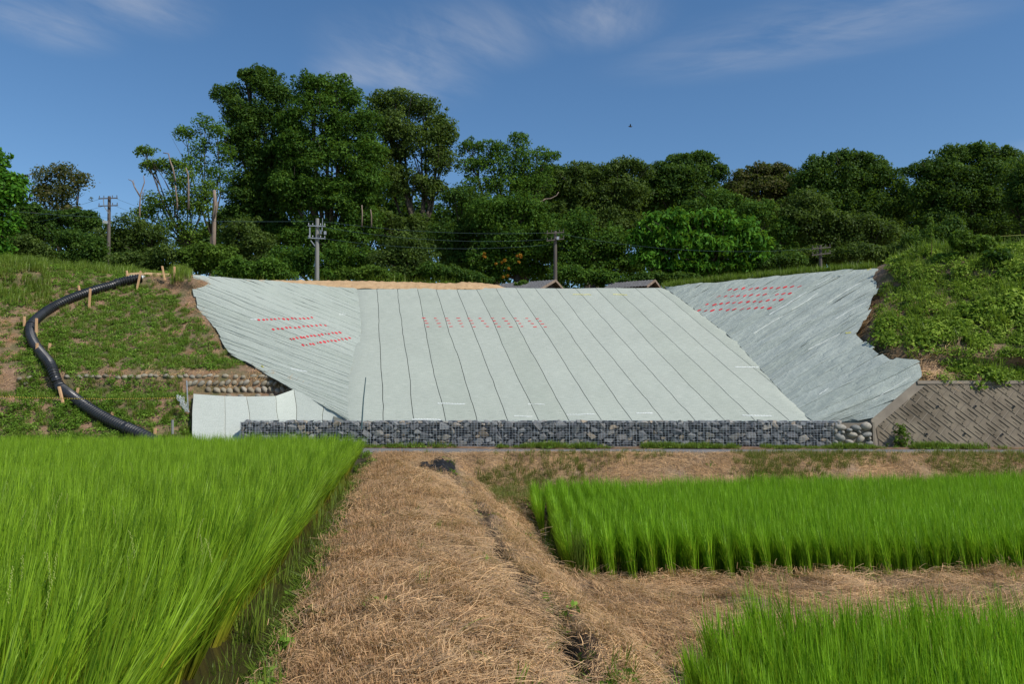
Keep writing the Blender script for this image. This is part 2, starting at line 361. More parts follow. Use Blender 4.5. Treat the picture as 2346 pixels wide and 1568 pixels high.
def ground_h(X, Y):
    X = np.asarray(X, float); Y = np.asarray(Y, float)
    s = X + VPX * Y; wob = .12 * fbm(Y * .8, X * .1, 2.0, 3)
    z = -.10 * ss(.3, 1.9, s + wob) - .55 * ss(1.3, 2.4, s + wob)
    z = z + .1 * ss(-1, .2, s) * ss(1.2, .3, s)
    z = z - .27 * ss(-.66, -.95, s + wob * .5)
    sdx = 1.1 + .018 * Y; dep = .30 + .12 * vnoise(Y * .9, 0) + .14 * ss(13, 16, Y) * ss(20, 18, Y)
    z = z - np.clip(dep, .03, 1) * np.exp(-((s - sdx + wob * .6) / (.14 + .04 * vnoise(Y * 2, 3))) ** 2) * ss(22, 19, Y)
    lump = .048 * fbm(X * 2.2, Y * 2.2, 0, 4) + .02 * fbm(X * 7, Y * 7, 3, 3)
    lump = lump * np.where(s < -1.05, .35, 1) + .05 * fbm(X * 1.1, Y * 1.6, 9, 2) * ss(1.2, 2, s)
    z = z + lump
    rn = road_near(X)
    z = z + (.22 - z) * ss(rn - 2.6 - .5 * ss(2, 6, X), rn - .35, Y + .15 * vnoise(X * 1.5, Y))
    for poly in (PADDY1, PADDY3):
        d = poly_sd(poly, X, Y) + .08 * vnoise(X * 2, Y * 2)
        z = z + (-.86 - z) * ss(-.38, -.02, d)
    return z
def mud_at(X, Y):
    s = X + VPX * Y
    m_ = ss(-.60, -.78, s + .1 * vnoise(Y * 2, X * 2))
    m_ = np.maximum(m_, 1.0 * np.exp(-((s - 1.1 - .018 * Y + .12 * fbm(Y * .8, X * .1, 2.0, 3) * .6) / .15) ** 2))
    for poly in (PADDY1, PADDY3): m_ = np.maximum(m_, ss(-.25, -.05, poly_sd(poly, X, Y)))
    return m_
ys = [1.2]
while ys[-1] < 24.6: ys.append(ys[-1] + .03 + .0035 * ys[-1])
ys = np.array(ys); us = np.linspace(0, 1, 420)
xs = -17 + 37 * us
xs = np.sort(np.concatenate([np.arange(-17, -6, .25), np.arange(-6, 6, .05), np.arange(6, 20, .12)]))
Xg, Yg = np.meshgrid(xs, ys); Zg = ground_h(Xg, Yg)
rn = road_near(Xg); Zg = np.where(Yg > rn - .1, np.minimum(Zg, .24), Zg)
me = grid_mesh('field_ground', np.stack([Xg, Yg, Zg], -1), M['field']); attr(me, 'mud', mud_at(Xg, Yg))
props(link('field_ground', me), kind='structure')
# far ground under everything, out to the horizon
G = np.array([[(x, y, -1.3 if abs(x) < 60 and -20 < y < 60 else -2) for x in np.linspace(-1500, 1500, 61)] for y in np.linspace(-400, 2500, 59)], float)
props(link('ground', grid_mesh('ground', G, M['hill'])), kind='structure')
def flat(name, pts, z, mat):
    me = bpy.data.meshes.new(name); me.from_pydata([(x, y, z) for x, y in pts], [], [tuple(range(len(pts)))]); me.materials.append(mat)
    return link(name, me)
def left_x(Y, s): return s - VPX * Y
props(flat('paddy_water', [(left_x(1.3, -17), 1.3), (left_x(1.3, -.7), 1.3), (left_x(23, -.7), 23), (-17, 23)], -.16, M['water']), kind='structure')
props(flat('paddy_water', [(x + (-.3 if i < 4 else 0), y) for i, (x, y) in enumerate(PADDY1)], -.80, M['water']), kind='structure')
props(flat('paddy_water', [(.6, 3.2), (.8, 5.2), (1.2, 6.6), (1.8, 7.7), (12, 8.3), (12, 3.2)], -.80, M['water']), kind='structure')
xs_r = np.linspace(-22, 24, 93)
G = np.array([[(x, road_near(x) + o, z + .012 * float(fbm(x * .7, o))) for x in xs_r] for o, z in ((-.05, .1), (0, .30), (.35, .318), (.7, .318), (1.0, .30), (1.04, .1))])
props(link('road', grid_mesh('road', G, M['asphalt'], False)), kind='structure')
G = np.array([[(x, road_near(x) + o, z + .03 * float(fbm(x * 1.5, o * 3))) for x in xs_r] for o, z in ((1.0, .28), (1.2, .34), (1.8, .36), (4.5, .33))])
props(link('road_verge', grid_mesh('road_verge', G, M['soil'])), kind='structure')

# ------------------------------------------------------------------ the slope: centre plane, two wings, hillsides
ZB, YB, YT = 1.12, 25.7, 39.5
KS = (P(1173, 660, YT).z - ZB) / (YT - YB)
def on_centre(px, py):
    d = ray(px, py); t = (ZB - EYE + KS * (0 - YB)) / (d.z - KS * d.y)
    return Vector((0, 0, EYE)) + d * t
def line_pts(pts, n):                  # even samples along a polyline of vectors
    pts = np.array([list(p) for p in pts]); L = np.concatenate([[0], np.cumsum(np.linalg.norm(np.diff(pts, axis=0), axis=1))])
    return np.stack([np.interp(np.linspace(0, L[-1], n), L, pts[:, k]) for k in range(3)], -1)
seamL = [(818, 661), (822, 700), (825, 760), (812, 805), (799, 850), (796, 910), (800, 968)]
seamR = [(1520, 658), (1560, 685), (1612, 722), (1668, 765), (1702, 795), (1742, 845), (1790, 897), (1830, 938), (1862, 967)]
SL = [on_centre(*p) for p in seamL]; SR = [on_centre(*p) for p in seamR]
cn = Vector((0, -KS, 1)).normalized()
def seam_x(S, Y):                      # X of a seam at a given Y
    a = sorted([(p.y, p.x) for p in S]); return np.interp(Y, [q[0] for q in a], [q[1] for q in a])
# soil beneath the centre
Yv = np.linspace(YB - .4, YT + .6, 60); uu = np.linspace(0, 1, 40)
G = np.array([[(seam_x(SL, y) - .5 + (seam_x(SR, y) - seam_x(SL, y) + 1.0) * u, y, ZB + KS * (y - YB) - .065 - (.25 if y > YT else 0)) for u in uu] for y in Yv])
props(link('slope_soil', grid_mesh('slope_soil', G, M['dark_soil'])), kind='structure')

def mat_thing(name, label, loc): return empty(name, loc, label, 'erosion mat', 'erosion control mats on the cut slope')
EDGE = .007
def strip_mesh(name, G, mat, uv):       # the turned-down borders keep a hard fold: their columns are doubled
    G, uv = np.asarray(G), np.asarray(uv); n_ = G.shape[1]; k = [0, 1] + list(range(1, n_ - 1)) + [n_ - 2, n_ - 1]
    me = grid_mesh(name, G[:, k], mat, True, uv[:, k]); bm = bmesh.new(); bm.from_mesh(me)
    bmesh.ops.delete(bm, geom=[f for f in bm.faces if f.calc_area() < 1e-9], context='FACES_ONLY'); bm.to_mesh(me); bm.free(); return me
centre = mat_thing('erosion_mat', 'large pale green mat covering the middle slope above the gabion wall', P(1173, 967, YB))
# strips of the centre: seam lines by their picture position at the bottom and the top
xb0, xt0 = on_centre(823, 968).x, on_centre(829, 663).x
bots = np.concatenate([[on_centre(800, 968).x - 1.0], on_centre(878, 968).x + np.arange(0, 20) * 1.0])
tops = np.concatenate([[on_centre(820, 663).x - .8], on_centre(862, 663).x + np.arange(0, 20) * .993])
def seam_line(i, v):                   # X of strip border i at v (0 bottom .. 1 top), with the wobble its neighbours share
    return bots[i] + (tops[i] - bots[i]) * v + .04 * vnoise(v * 3.1, i * 3.7) + .022 * vnoise(v * 9, i * 5.1) + .012 * vnoise(v * 27, i * 2.1)
def centre_z(x, y):
    return ZB + KS * (y - YB) + .022 * fbm(x * .35, y * .35, 4, 3) + .012 * fbm(x * 2.3, y * 1.6, 1, 3)
centre_strips = []
for i in range(len(bots) - 1):
    n = 90; rows = []; uv = []
    for v in np.linspace(0, 1, n):
        y = YB + (YT - YB) * v
        lo = max(seam_line(i, v), seam_x(SL, y) - .12); hi = min(seam_line(i + 1, v), seam_x(SR, y) + .12)
        if hi - lo < .05: continue
        us_ = np.array([.0035, .004, .12, .5, .88, .996, .9965]); x = lo + EDGE + (hi - lo - 2 * EDGE) * us_
        z = centre_z(x, y) + np.array([-.014, 0, .002, .003, .002, 0, -.014]) - .05 * ss(.0, .12, seam_x(SL, y) + .02 - x) - .05 * ss(.0, .12, x - seam_x(SR, y) + .02)
        rows.append(np.stack([x, np.full(7, y), z], -1)); uv.append(np.stack([us_ * (hi - lo), np.full(7, v * 15.0)], -1))
    if len(rows) < 4: continue
    me = strip_mesh('mat_strip', rows, M['mat_center'], uv)
    o = link('mat_strip', me, centre); centre_strips.append(o)

def wing(lines, nstrip, mat, parent, amp, ragged, nv=46, seedz=0, flip=1):
    """lines: [(upper point, seam point)...]; strips run from the seam to the upper/ragged boundary"""
    A = np.array([list(a) for a, b_ in lines]); B = np.array([list(b_) for a, b_ in lines])
    d = .5 * (np.linalg.norm(np.diff(A, axis=0), axis=1) + np.linalg.norm(np.diff(B, axis=0), axis=1)); T = np.concatenate([[0], np.cumsum(d)])
    def at(t, side): S = A if side else B; return np.array([np.interp(t, T, S[:, k]) for k in range(3)])
    ts = np.linspace(0, T[-1], nstrip + 1); ts[1:-1] += np.array([random.uniform(-.27, .27) for _ in range(nstrip - 1)]) * T[-1] / nstrip; out = []; soil = []
    vs = np.linspace(-.006, 1, nv)
    rag = [ragged * random.uniform(-.5, 1) * (1 if ts[min(k + 1, nstrip)] > T[4] else .08) for k in range(nstrip + 1)]
    for i in range(nstrip):
        t0, t1 = ts[i], ts[i + 1]; g = min(.004, .1 * (t1 - t0)); rows = []; uv = []
        mids = .5 * (t0 + t1); leng = np.linalg.norm(at(mids, 1) - at(mids, 0)); ext = rag[i] / max(leng, .5)
        for v in vs:
            vv = v * (1 + ext * ss(.6, 1, v))
            row = []; 
            for j, u in enumerate((0, .02, .2, .5, .8, .98, 1)):
                w0 = .06 * vnoise(vv * leng * .5, i * 2.3 + seedz) * min(1, leng / 4); w1 = .06 * vnoise(vv * leng * .5, (i + 1) * 2.3 + seedz) * min(1, leng / 4)
                t = t0 + g + w0 + (t1 - t0 - 2 * g + w1 - w0) * u
                a_, b_ = at(t, 1), at(t, 0); p = b_ + (a_ - b_) * vv
                row.append(p)
            row = np.array(row)
            rows.append(row); uv.append([(u * (t1 - t0), v * leng) for u in (0, .02, .2, .5, .8, .98, 1)])
        G = np.array(rows); du = np.gradient(G, axis=1); dv = np.gradient(G, axis=0)
        nn = np.cross(du, dv); nn /= np.linalg.norm(nn, axis=2, keepdims=True) + 1e-9; nn *= np.sign(nn[..., 2:3]) + 1e-9
        prof = np.array([-.010, .0, .002, .003, .004, .006, -.006])[None]
        vq = vs[:, None] * leng
        wr = amp * (.9 * fbm(vq * .5 + 0 * prof, (ts[i] + np.array([0, .02, .2, .5, .8, .98, 1])[None] * (t1 - t0)) * 1.9, seedz, 4)
                    + .35 * fbm(vq * 1.4, (ts[i] + np.array([0, .02, .2, .5, .8, .98, 1])[None] * (t1 - t0)) * 5, seedz + 5, 2))
        curl = (-.03 + .035 * max(0, random.gauss(.2, .5))) * ss(.93, 1, vs)[:, None] * min(1, leng)
        G = G + nn * (prof + wr + curl)[..., None]
        me = strip_mesh('mat_strip', G, mat, uv); o = link('mat_strip', me, parent); out.append(o)
    G = []
    for t in np.linspace(0, T[-1], 50):
        a_, b_ = at(t, 1), at(t, 0); G.append([b_ + (a_ - b_) * (v * 1.0) - np.array([0, -.03, .06 + .3 * amp]) for v in np.linspace(-.03, .985, 30)])
    props(link('slope_soil', grid_mesh('slope_soil', np.array(G), M['wing_soil'])), kind='structure')
    return out, A
oc = on_centre
left_lines = [(P(816, 661, 39.4), oc(818, 663)), (P(740, 654, 38.8), oc(822, 690)), (P(640, 645, 38.0), oc(825, 722)), (P(540, 637, 37.2), oc(826, 752)),
    (P(445, 631, 36.5), oc(822, 785)), (P(444, 662, 35.6), oc(813, 808)), (P(452, 705, 34.4), oc(805, 835)), (P(490, 748, 33.0), oc(799, 862)),
    (P(525, 808, 31.0), oc(797, 900)), (P(600, 850, 29.2), oc(797, 930)), (P(672, 893, 27.6), oc(799, 950)), (P(735, 927, 26.7), oc(800, 962)), (P(797, 961, 25.8), oc(800, 968))]
left = mat_thing('erosion_mat', 'pale green mat on the left flank with four rows of red slashes', P(672, 893, 27.6))
left_strips, LA = wing(left_lines, 35, M['mat_left'], left, .020, .12, seedz=2)
right_lines = [(P(1521, 658, 39.4), oc(1521, 659)), (P(1620, 648, 38.1), oc(1560, 686)), (P(1700, 640, 37.0), oc(1592, 710)), (P(1850, 625, 35.0), oc(1640, 744)),
    (P(2015, 612, 33.0), oc(1690, 785)), (P(2006, 665, 31.5), oc(1715, 812)), (P(1995, 700, 30.4), oc(1740, 842)), (P(1962, 765, 29.0), oc(1772, 876)),
    (P(2000, 797, 27.7), oc(1798, 904)), (P(2036, 826, 26.6), oc(1825, 934)), (P(2096, 830, 26.0), oc(1850, 957)), (P(2106, 864, 25.55), oc(1864, 967)),
    (P(2060, 906, 25.35), P(1900, 968, 25.6)), (P(2004, 958, 25.1), P(1950, 968, 25.5))]
right = mat_thing('erosion_mat', 'creased grey green mat on the right flank with ragged upper right edge', P(1900, 968, 25.5))
right_strips, RA = wing(right_lines, 29, M['mat_right'], right, .045, .16, seedz=9)
# low panel at the left foot
low = mat_thing('erosion_mat', 'nearly white upright mat panel low on the left beside the gabion end', P(500, 990, 25.7))
lowtop = [P(440, 903, 27.0), P(515, 908, 26.9), P(565, 909, 26.9), P(628, 908, 26.9), P(674, 893, 27.5), P(740, 925, 26.75), P(800, 958, 25.9)]
lowbot = [P(441, 1040, 25.2), P(516, 1040, 25.25), P(575, 1040, 25.25), P(645, 1030, 25.3), P(682, 1030, 25.3), P(738, 1020, 25.35), P(803, 1010, 25.4)]
for i in range(6):
    rows = []; uv = []
    for v in np.linspace(0, 1, 24):
        us_ = np.array([0, .01, .2, .5, .8, .99, 1])
        a_, b_ = np.array(lowbot[i] + (lowtop[i] - lowbot[i]) * v), np.array(lowbot[i + 1] + (lowtop[i + 1] - lowbot[i + 1]) * v)
        wa, wb = .05 * vnoise(v * 3, i * 4.1), .05 * vnoise(v * 3, (i + 1) * 4.1)
        row = a_[None] + (b_ - a_)[None] * us_[:, None]; row[:, 0] += EDGE * (1 - 2 * us_) + wa + (wb - wa) * us_
        row[:, 1] -= np.array([-.03, 0, 0, .002, 0, 0, -.03]) + .012 * fbm(row[:, 0] * 1.2, row[:, 2] * 1.5, 2, 4)
        rows.append(row); uv.append([(u * 1.0, v * 2) for u in us_])
    me = strip_mesh('mat_strip', rows, M['mat_low'], uv); link('mat_strip', me, low)
G = [[list(lowbot[i] + (lowtop[i] - lowbot[i]) * v + Vector((0, .1, -.04))) for i in range(7)] for v in np.linspace(0, 1, 8)]
props(link('slope_soil', grid_mesh('slope_soil', np.array(G), M['dark_soil'])), kind='structure')

# hillsides
def rough(G, amp, sc):
    dx = np.gradient(G, axis=1); dy = np.gradient(G, axis=0); nn = np.cross(dx, dy); nn /= np.linalg.norm(nn, axis=2, keepdims=True) + 1e-9
    nn *= np.sign(nn[..., 2:3]) + 1e-9
    return G + nn * (amp * fbm(G[..., 0] * sc, G[..., 1] * sc, G[..., 2] * sc, 4))[..., None]
rows_l = [
  [(-900, 560, 44), (-300, 600, 44), (0, 612, 44), (200, 618, 44), (330, 625, 44), (400, 627, 44), (440, 628, 44), (500, 640, 44)],
  [(-900, 520, 33), (-300, 580, 35), (0, 606, 36), (200, 622, 37), (330, 631, 37.4), (400, 633, 37), (447, 634, 36.6), (490, 642, 36.9)],
  [(-900, 640, 31), (-300, 670, 33), (0, 672, 34.2), (200, 672, 35.2), (330, 672, 35.8), (400, 672, 35.8), (447, 674, 35.4), (480, 680, 35.4)],
  [(-900, 740, 29), (-300, 740, 31), (0, 740, 32), (200, 740, 33), (330, 740, 33.3), (400, 740, 33.4), (488, 750, 33), (530, 760, 32.9)],
  [(-900, 810, 27.5), (-300, 805, 29), (0, 805, 30), (200, 805, 30.8), (330, 805, 31), (430, 808, 31.2), (524, 811, 31), (570, 822, 30.7)],
  [(-900, 850, 26.8), (-300, 850, 28), (0, 850, 28.6), (200, 852, 29), (330, 853, 29.1), (440, 853, 29.2), (600, 854, 29.2), (650, 868, 28.8)],
  [(-900, 905, 26.3), (-300, 905, 27.4), (0, 905, 28), (200, 906, 28.4), (330, 906, 28.5), (440, 906, 28.5), (600, 908, 28.5), (700, 912, 28.2)],
  [(-900, 915, 26.0), (-300, 915, 26.7), (0, 915, 27), (200, 915, 27.3), (330, 915, 27.3), (440, 912, 27.2), (600, 912, 27.3), (700, 915, 27.2)],
  [(-900, 990, 24.9), (-300, 985, 25.6), (0, 985, 25.8), (200, 985, 25.9), (330, 985, 25.9), (437, 985, 26.3), (600, 985, 27.0), (700, 985, 27.2)],
  [(-900, 1060, 23.8), (-300, 1045, 24.6), (0, 1042, 24.8), (200, 1040, 24.9), (330, 1040, 24.9), (437, 1040, 25.5), (600, 1040, 26.6), (700, 1030, 26.8)]]
HL = rough(patch(rows_l, 170, 190), .07, .9); HL[..., 2] -= .08 * ss(.74, .86, np.linspace(0, 1, 170))[None] * ss(.62, .5, np.linspace(0, 1, 190))[:, None]
o = link('hillside', grid_mesh('hillside', HL, M['hill'])); props(o, kind='structure'); hill_left = o
rows_r = [
  [(1900, 640, 40), (1990, 630, 41), (2130, 615, 42), (2300, 600, 42), (2600, 590, 42), (3200, 580, 42)],
  [(1955, 625, 33.8), (2012, 612, 33.2), (2130, 588, 32), (2270, 575, 31.4), (2500, 570, 30.5), (3200, 560, 28)],
  [(1960, 690, 31.4), (2010, 685, 31.2), (2120, 665, 30), (2270, 655, 29), (2500, 650, 28), (3200, 650, 26.5)],
  [(1930, 765, 29.5), (1980, 765, 29.1), (2090, 750, 28.1), (2250, 750, 27.2), (2500, 750, 26.6), (3200, 750, 25.5)],
  [(1960, 800, 28.2), (2010, 800, 27.8), (2120, 800, 26.9), (2270, 805, 26), (2500, 810, 25.6), (3200, 810, 24.9)],
  [(2040, 838, 26.9), (2070, 840, 26.6), (2150, 845, 26.3), (2270, 848, 26.0), (2500, 850, 25.8), (3200, 850, 25.4)],
  [(2070, 866, 25.75), (2110, 869, 25.6), (2170, 870, 25.55), (2280, 871, 25.5), (2500, 871, 25.4), (3200, 871, 25.1)],
  [(2020, 960, 25.9), (2110, 930, 25.75), (2170, 930, 25.7), (2280, 930, 25.65), (2500, 930, 25.6), (3200, 930, 25.3)]]
HR = rough(patch(rows_r, 120, 150), .17, .8); HR[..., 2] -= .30 * ss(.28, .10, np.linspace(0, 1, 120))[None] * ss(1, .8, np.linspace(0, 1, 150))[:, None]; HR[..., 1] += .25 * ss(.28, .10, np.linspace(0, 1, 120))[None]
o = link('hillside', grid_mesh('hillside', HR, M['hill'])); props(o, kind='structure'); hill_right = o
# plateau behind the crest, rising slowly into the wood
G = np.array([[(x, y, 7.15 + .0 * x + max(0, y - 60) * .06 + .12 * float(fbm(x * .2, y * .2)) - (.5 if y < 40.5 else 0)) for x in np.linspace(-90, 90, 91)] for y in np.linspace(40.0, 160, 61)])
props(link('plateau', grid_mesh('plateau', G, M['hill'])), kind='structure')

def bvh(objs):
    V, Fc = [], []
    for o in objs:
        b0 = len(V); mw = o.matrix_world if o.parent is None else Matrix.Identity(4)
        V += [v.co.copy() for v in o.data.vertices]; Fc += [tuple(b0 + i for i in p.vertices) for p in o.data.polygons]
    return BVHTree.FromPolygons(V, Fc)
B_centre, B_left, B_right = bvh(centre_strips), bvh(left_strips), bvh(right_strips)
B_hill = bvh([hill_left]); B_hillr = bvh([hill_right])
def hit(B, px, py):
    r = B.ray_cast(Vector((0, 0, EYE)), ray(px, py))
    return (r[0], (r[1] if r[1].z > 0 else -r[1])) if r[0] else (None, None)

# ------------------------------------------------------------------ red paint slashes, loose edges, tags
def Z2(x, y): return ((900 + x / 2.1327) * .78409, (700 + y / 2.1327) * .784)
def Z1(x, y): return (x / 2.1327 * .78409, (700 + y / 2.1327) * .784)
def Z3(x, y): return ((1892 + x / 2.1327) * .78409, (700 + y / 2.1327) * .784)
mk = MB(); n = 8
mk.add([(.5 * math.cos(2 * math.pi * k / n) * (1 if k % 2 else .85), .5 * math.sin(2 * math.pi * k / n), z) for z in (.0, .1) for k in range(n)],
       [tuple(range(n, 2 * n))] + [(k, (k + 1) % n, n + (k + 1) % n, n + k) for k in range(n)])
mark_me = mk.mesh('red_mark', M['red'])
def red_mark(B, parent, px, py, du, dv, length, width):
    p, nn = hit(B, px, py); q, _ = hit(B, px + du, py + dv)
    if p is None or q is None: return
    x = (q - p).normalized(); nn = (nn - x * nn.dot(x)).normalized(); y = nn.cross(x)
    o = bpy.data.objects.new('red_mark', mark_me); col.objects.link(o); o.parent = parent
    o.matrix_parent_inverse = Matrix.Translation(-parent.location)
    m3 = Matrix((x, y, nn)).transposed().to_4x4()
    o.matrix_world = Matrix.Identity(4)
    o.matrix_basis = Matrix.Translation(p + nn * .004) @ m3 @ Matrix.Diagonal((length * random.uniform(.8, 1.15), width * random.uniform(.8, 1.2), .06, 1))
r1 = [722, 793, 862, 935, 1003, 1073, 1147, 1220, 1292, 1364, 1430]; r4 = [748, 822, 892, 963, 1037, 1116, 1188, 1264, 1334, 1415, 1478]
for k, y in enumerate((492, 508, 525, 545)):
    for a_, b_ in zip(r1, r4):
        px, py = Z2(a_ + (b_ - a_) * k / 3 + random.uniform(-2, 2), y + (2 if a_ > 1340 else 0) + random.uniform(-1.5, 1.5))
        red_mark(B_centre, centre, px, py, 6, random.uniform(-.6, .6), .19, .085)
for (x0, y0, x1, y1, nk) in ((1615, 503, 1945, 490, 14), (1705, 560, 2025, 535, 13), (1810, 621, 2118, 579, 15), (1887, 663, 2180, 617, 14)):
    for k in range(nk):
        px, py = Z1(x0 + (x1 - x0) * k / (nk - 1) + random.uniform(-3, 3), y0 + (y1 - y0) * k / (nk - 1) + random.uniform(-3, 3))
        red_mark(B_left, left, px, py, 3.2, 2.6, .25, .085)
for (x0, y0, x1, y1, nk) in ((510, 313, 948, 296, 11), (443, 357, 890, 338, 12), (373, 408, 830, 378, 12), (320, 446, 762, 427, 11)):
    for k in range(nk):
        px, py = Z3(x0 + (x1 - x0) * k / (nk - 1) + random.uniform(-4, 4), y0 + (y1 - y0) * k / (nk - 1) + random.uniform(-3, 3))
        red_mark(B_right, right, px, py, 4, -1.8, .25, .11)
def ribbon(name, B, parent, pts, width, mat, label=None):
    ps = [hit(B, *p) for p in pts]; ps = [p for p in ps if p[0]]
    if len(ps) < 2: return
    V = []; 
    fine = []
    for (a_, na), (b_, nb) in zip(ps, ps[1:]):
        for k in range(6): fine.append((a_.lerp(b_, k / 6), na))
    fine.append(ps[-1])
    for i, (p, nn) in enumerate(fine):
        d = (fine[min(i + 1, len(fine) - 1)][0] - fine[max(i - 1, 0)][0]).normalized(); s_ = nn.cross(d).normalized()
        w = width * (.5 + .5 * abs(math.sin(i * 1.7 + pts[0][0]))) ; j = random.uniform(-.01, .01)
        V += [p + nn * .006 + s_ * (-w / 2 + j), p + nn * (.03 + .01 * math.sin(i * 2.1)) + s_ * j, p + nn * .006 + s_ * (w / 2 + j)]
    Fc = [q for i in range(len(fine) - 1) for q in ((3 * i, 3 * i + 1, 3 * i + 4, 3 * i + 3), (3 * i + 1, 3 * i + 2, 3 * i + 5, 3 * i + 4))]
    return link(name, np_mesh(name, [list(v) for v in V], Fc, mat), parent)
for a_, b_, w, mt in (((808, 1026), (980, 1029), .05, 'white'), ((650, 1125), (828, 1126), .05, 'white'), ((1370, 1030), (1475, 1032), .025, 'white'),
        ((1285, 1104), (1400, 1107), .035, 'white'), ((1612, 1096), (1790, 1093), .03, 'white'), ((2045, 1085), (2150, 1086), .05, 'white'),
        ((1650, 344), (1765, 346), .03, 'yellow'), ((1900, 345), (1990, 347), .04, 'yellow'), ((1935, 1142), (2012, 1143), .05, 'white'), ((650, 1152), (720, 1153), .05, 'yellow')):
    (ax, ay), (bx, by) = Z2(*a_), Z2(*b_)
    ribbon('overlap_edge', B_centre, centre, [(ax + (bx - ax) * k / 5, ay + (by - ay) * k / 5 + random.uniform(-.5, .5)) for k in range(6)], w, M[mt])
for a_, b_, w, mt in (((545, 798), (690, 799), .05, 'white'), ((590, 1100), (775, 1103), .05, 'white'), ((0, 1085), (35, 1086), .05, 'white')):
    (ax, ay), (bx, by) = Z3(*a_), Z3(*b_)
    ribbon('overlap_edge', B_centre, centre, [(ax + (bx - ax) * k / 5, ay + (by - ay) * k / 5) for k in range(6)], w, M[mt])
for z, pts, w, mt in ((Z3, [(1130, 197), (1180, 196)], .08, 'yellow'), (Z3, [(1370, 192), (1395, 182)], .1, 'yellow'), (Z3, [(1235, 585), (1270, 582)], .1, 'yellow'),
        (Z3, [(900, 440), (1000, 380), (1060, 335)], .016, 'white'), (Z3, [(760, 470), (880, 400), (990, 330)], .014, 'white'), (Z3, [(1120, 400), (1240, 320), (1330, 270)], .012, 'white'),
        (Z3, [(1170, 500), (1260, 445), (1370, 390)], .012, 'white'), (Z3, [(660, 590), (770, 520), (840, 480)], .014, 'white'), (Z3, [(1000, 690), (1100, 640), (1200, 590)], .016, 'white'),
        (Z3, [(1070, 970), (1130, 930)], .012, 'white'), (Z3, [(1400, 1010), (1540, 920), (1640, 860)], .016, 'white'), (Z3, [(1050, 290), (1150, 235), (1230, 225)], .016, 'white')):
    ribbon('loose_edge', B_right, right, [z(*p) for p in pts], w, M[mt])
for pts, w, mt in (([(1560, 500), (1605, 502)], .06, 'white'), ([(1810, 807), (1870, 820), (1915, 828)], .05, 'white'), ([(2110, 470), (2150, 471)], .012, 'white'), ([(1628, 792), (1642, 800)], .12, 'yellow')):
    ribbon('loose_edge', B_left, left, [Z1(*p) for p in pts], w, M[mt])
# ------------------------------------------------------------------ stones
def hull_stone(seed, boxy=.6, n=16):
    rs = np.random.RandomState(seed); bm = bmesh.new()
    for k in range(n):
        d = rs.normal(size=3); d /= np.linalg.norm(d)
        e = np.sign(d) * np.abs(d) ** boxy; e = e / np.max(np.abs(e)) * rs.uniform(.8, 1) * .5 if boxy < .8 else d * rs.uniform(.46, .5)
        bm.verts.new(e)
    r = bmesh.ops.convex_hull(bm, input=bm.verts)
    bmesh.ops.delete(bm, geom=[v for v in bm.verts if not v.link_faces], context='VERTS')
    bmesh.ops.recalc_face_normals(bm, faces=bm.faces)
    return bm
def stone_me(seed, mat, boxy=.6, n=16, smooth=False, sub=False):
    bm = hull_stone(seed, boxy, n)
    if sub:
        bmesh.ops.subdivide_edges(bm, edges=bm.edges, cuts=1, smooth=.9, use_grid_fill=True)
    me = bpy.data.meshes.new('stone'); bm.to_mesh(me); bm.free(); me.materials.append(mat)
    if smooth: me.polygons.foreach_set('use_smooth', [True] * len(me.polygons))
    return me
def round_stone(seed, mat):
    rs = np.random.RandomState(seed); bm = bmesh.new(); bmesh.ops.create_icosphere(bm, subdivisions=2, radius=.5)
    for v in bm.verts:
        v.co *= 1 + .13 * float(vnoise(v.co.x * 2.2 + seed, v.co.y * 2.2, v.co.z * 2.2)) + .05 * float(vnoise(v.co.x * 6, v.co.y * 6 + seed, v.co.z * 6))
    me = bpy.data.meshes.new('stone'); bm.to_mesh(me); bm.free(); me.materials.append(mat)
    me.polygons.foreach_set('use_smooth', [True] * len(me.polygons)); return me
GS = [stone_me(s, M['gabion_stone'], .5, 13) for s in range(16)]
CS = [round_stone(s, M['cobble']) for s in range(6)]; HS = [round_stone(s + 20, M['hill_cobble']) for s in range(6)]
def stone(parent, meshes, loc, size, rot):
    o = bpy.data.objects.new('stone', random.choice(meshes)); col.objects.link(o); o.parent = parent
    o.location = loc; o.scale = size; o.rotation_euler = rot; return o
def pack(W_, H_, tries):               # stones thrown against a face, big ones first, none overlapping much
    out = []
    for r, n in tries:
        for _ in range(n):
            a = random.uniform(.95, 1.25); rx_, rz_ = r * a, r * random.uniform(.55, .85); x = random.uniform(rx_ * .8, W_ - rx_ * .8); z = random.uniform(rz_ * .8, max(H_ - rz_ * .8, rz_ * .81)); an = random.gauss(0, .35)
            if all(((x - q[0]) / (rx_ + q[2])) ** 2 + ((z - q[1]) / (rz_ + q[3])) ** 2 > .86 for q in out): out.append((x, z, rx_, rz_, an))
    return out
GX0, GL = -8.62, 18.75 / 9
def gab_y(X): return 25.12 - .035 * X
where = ['beside the white mat panel at its left end', 'second from the left end', 'third from the left end', 'at the corner of the left rice field', 'just right of the rice corner',
         'above the dark burnt patch', 'right of the middle', 'second from the cobble wall', 'next to the cobble wall']
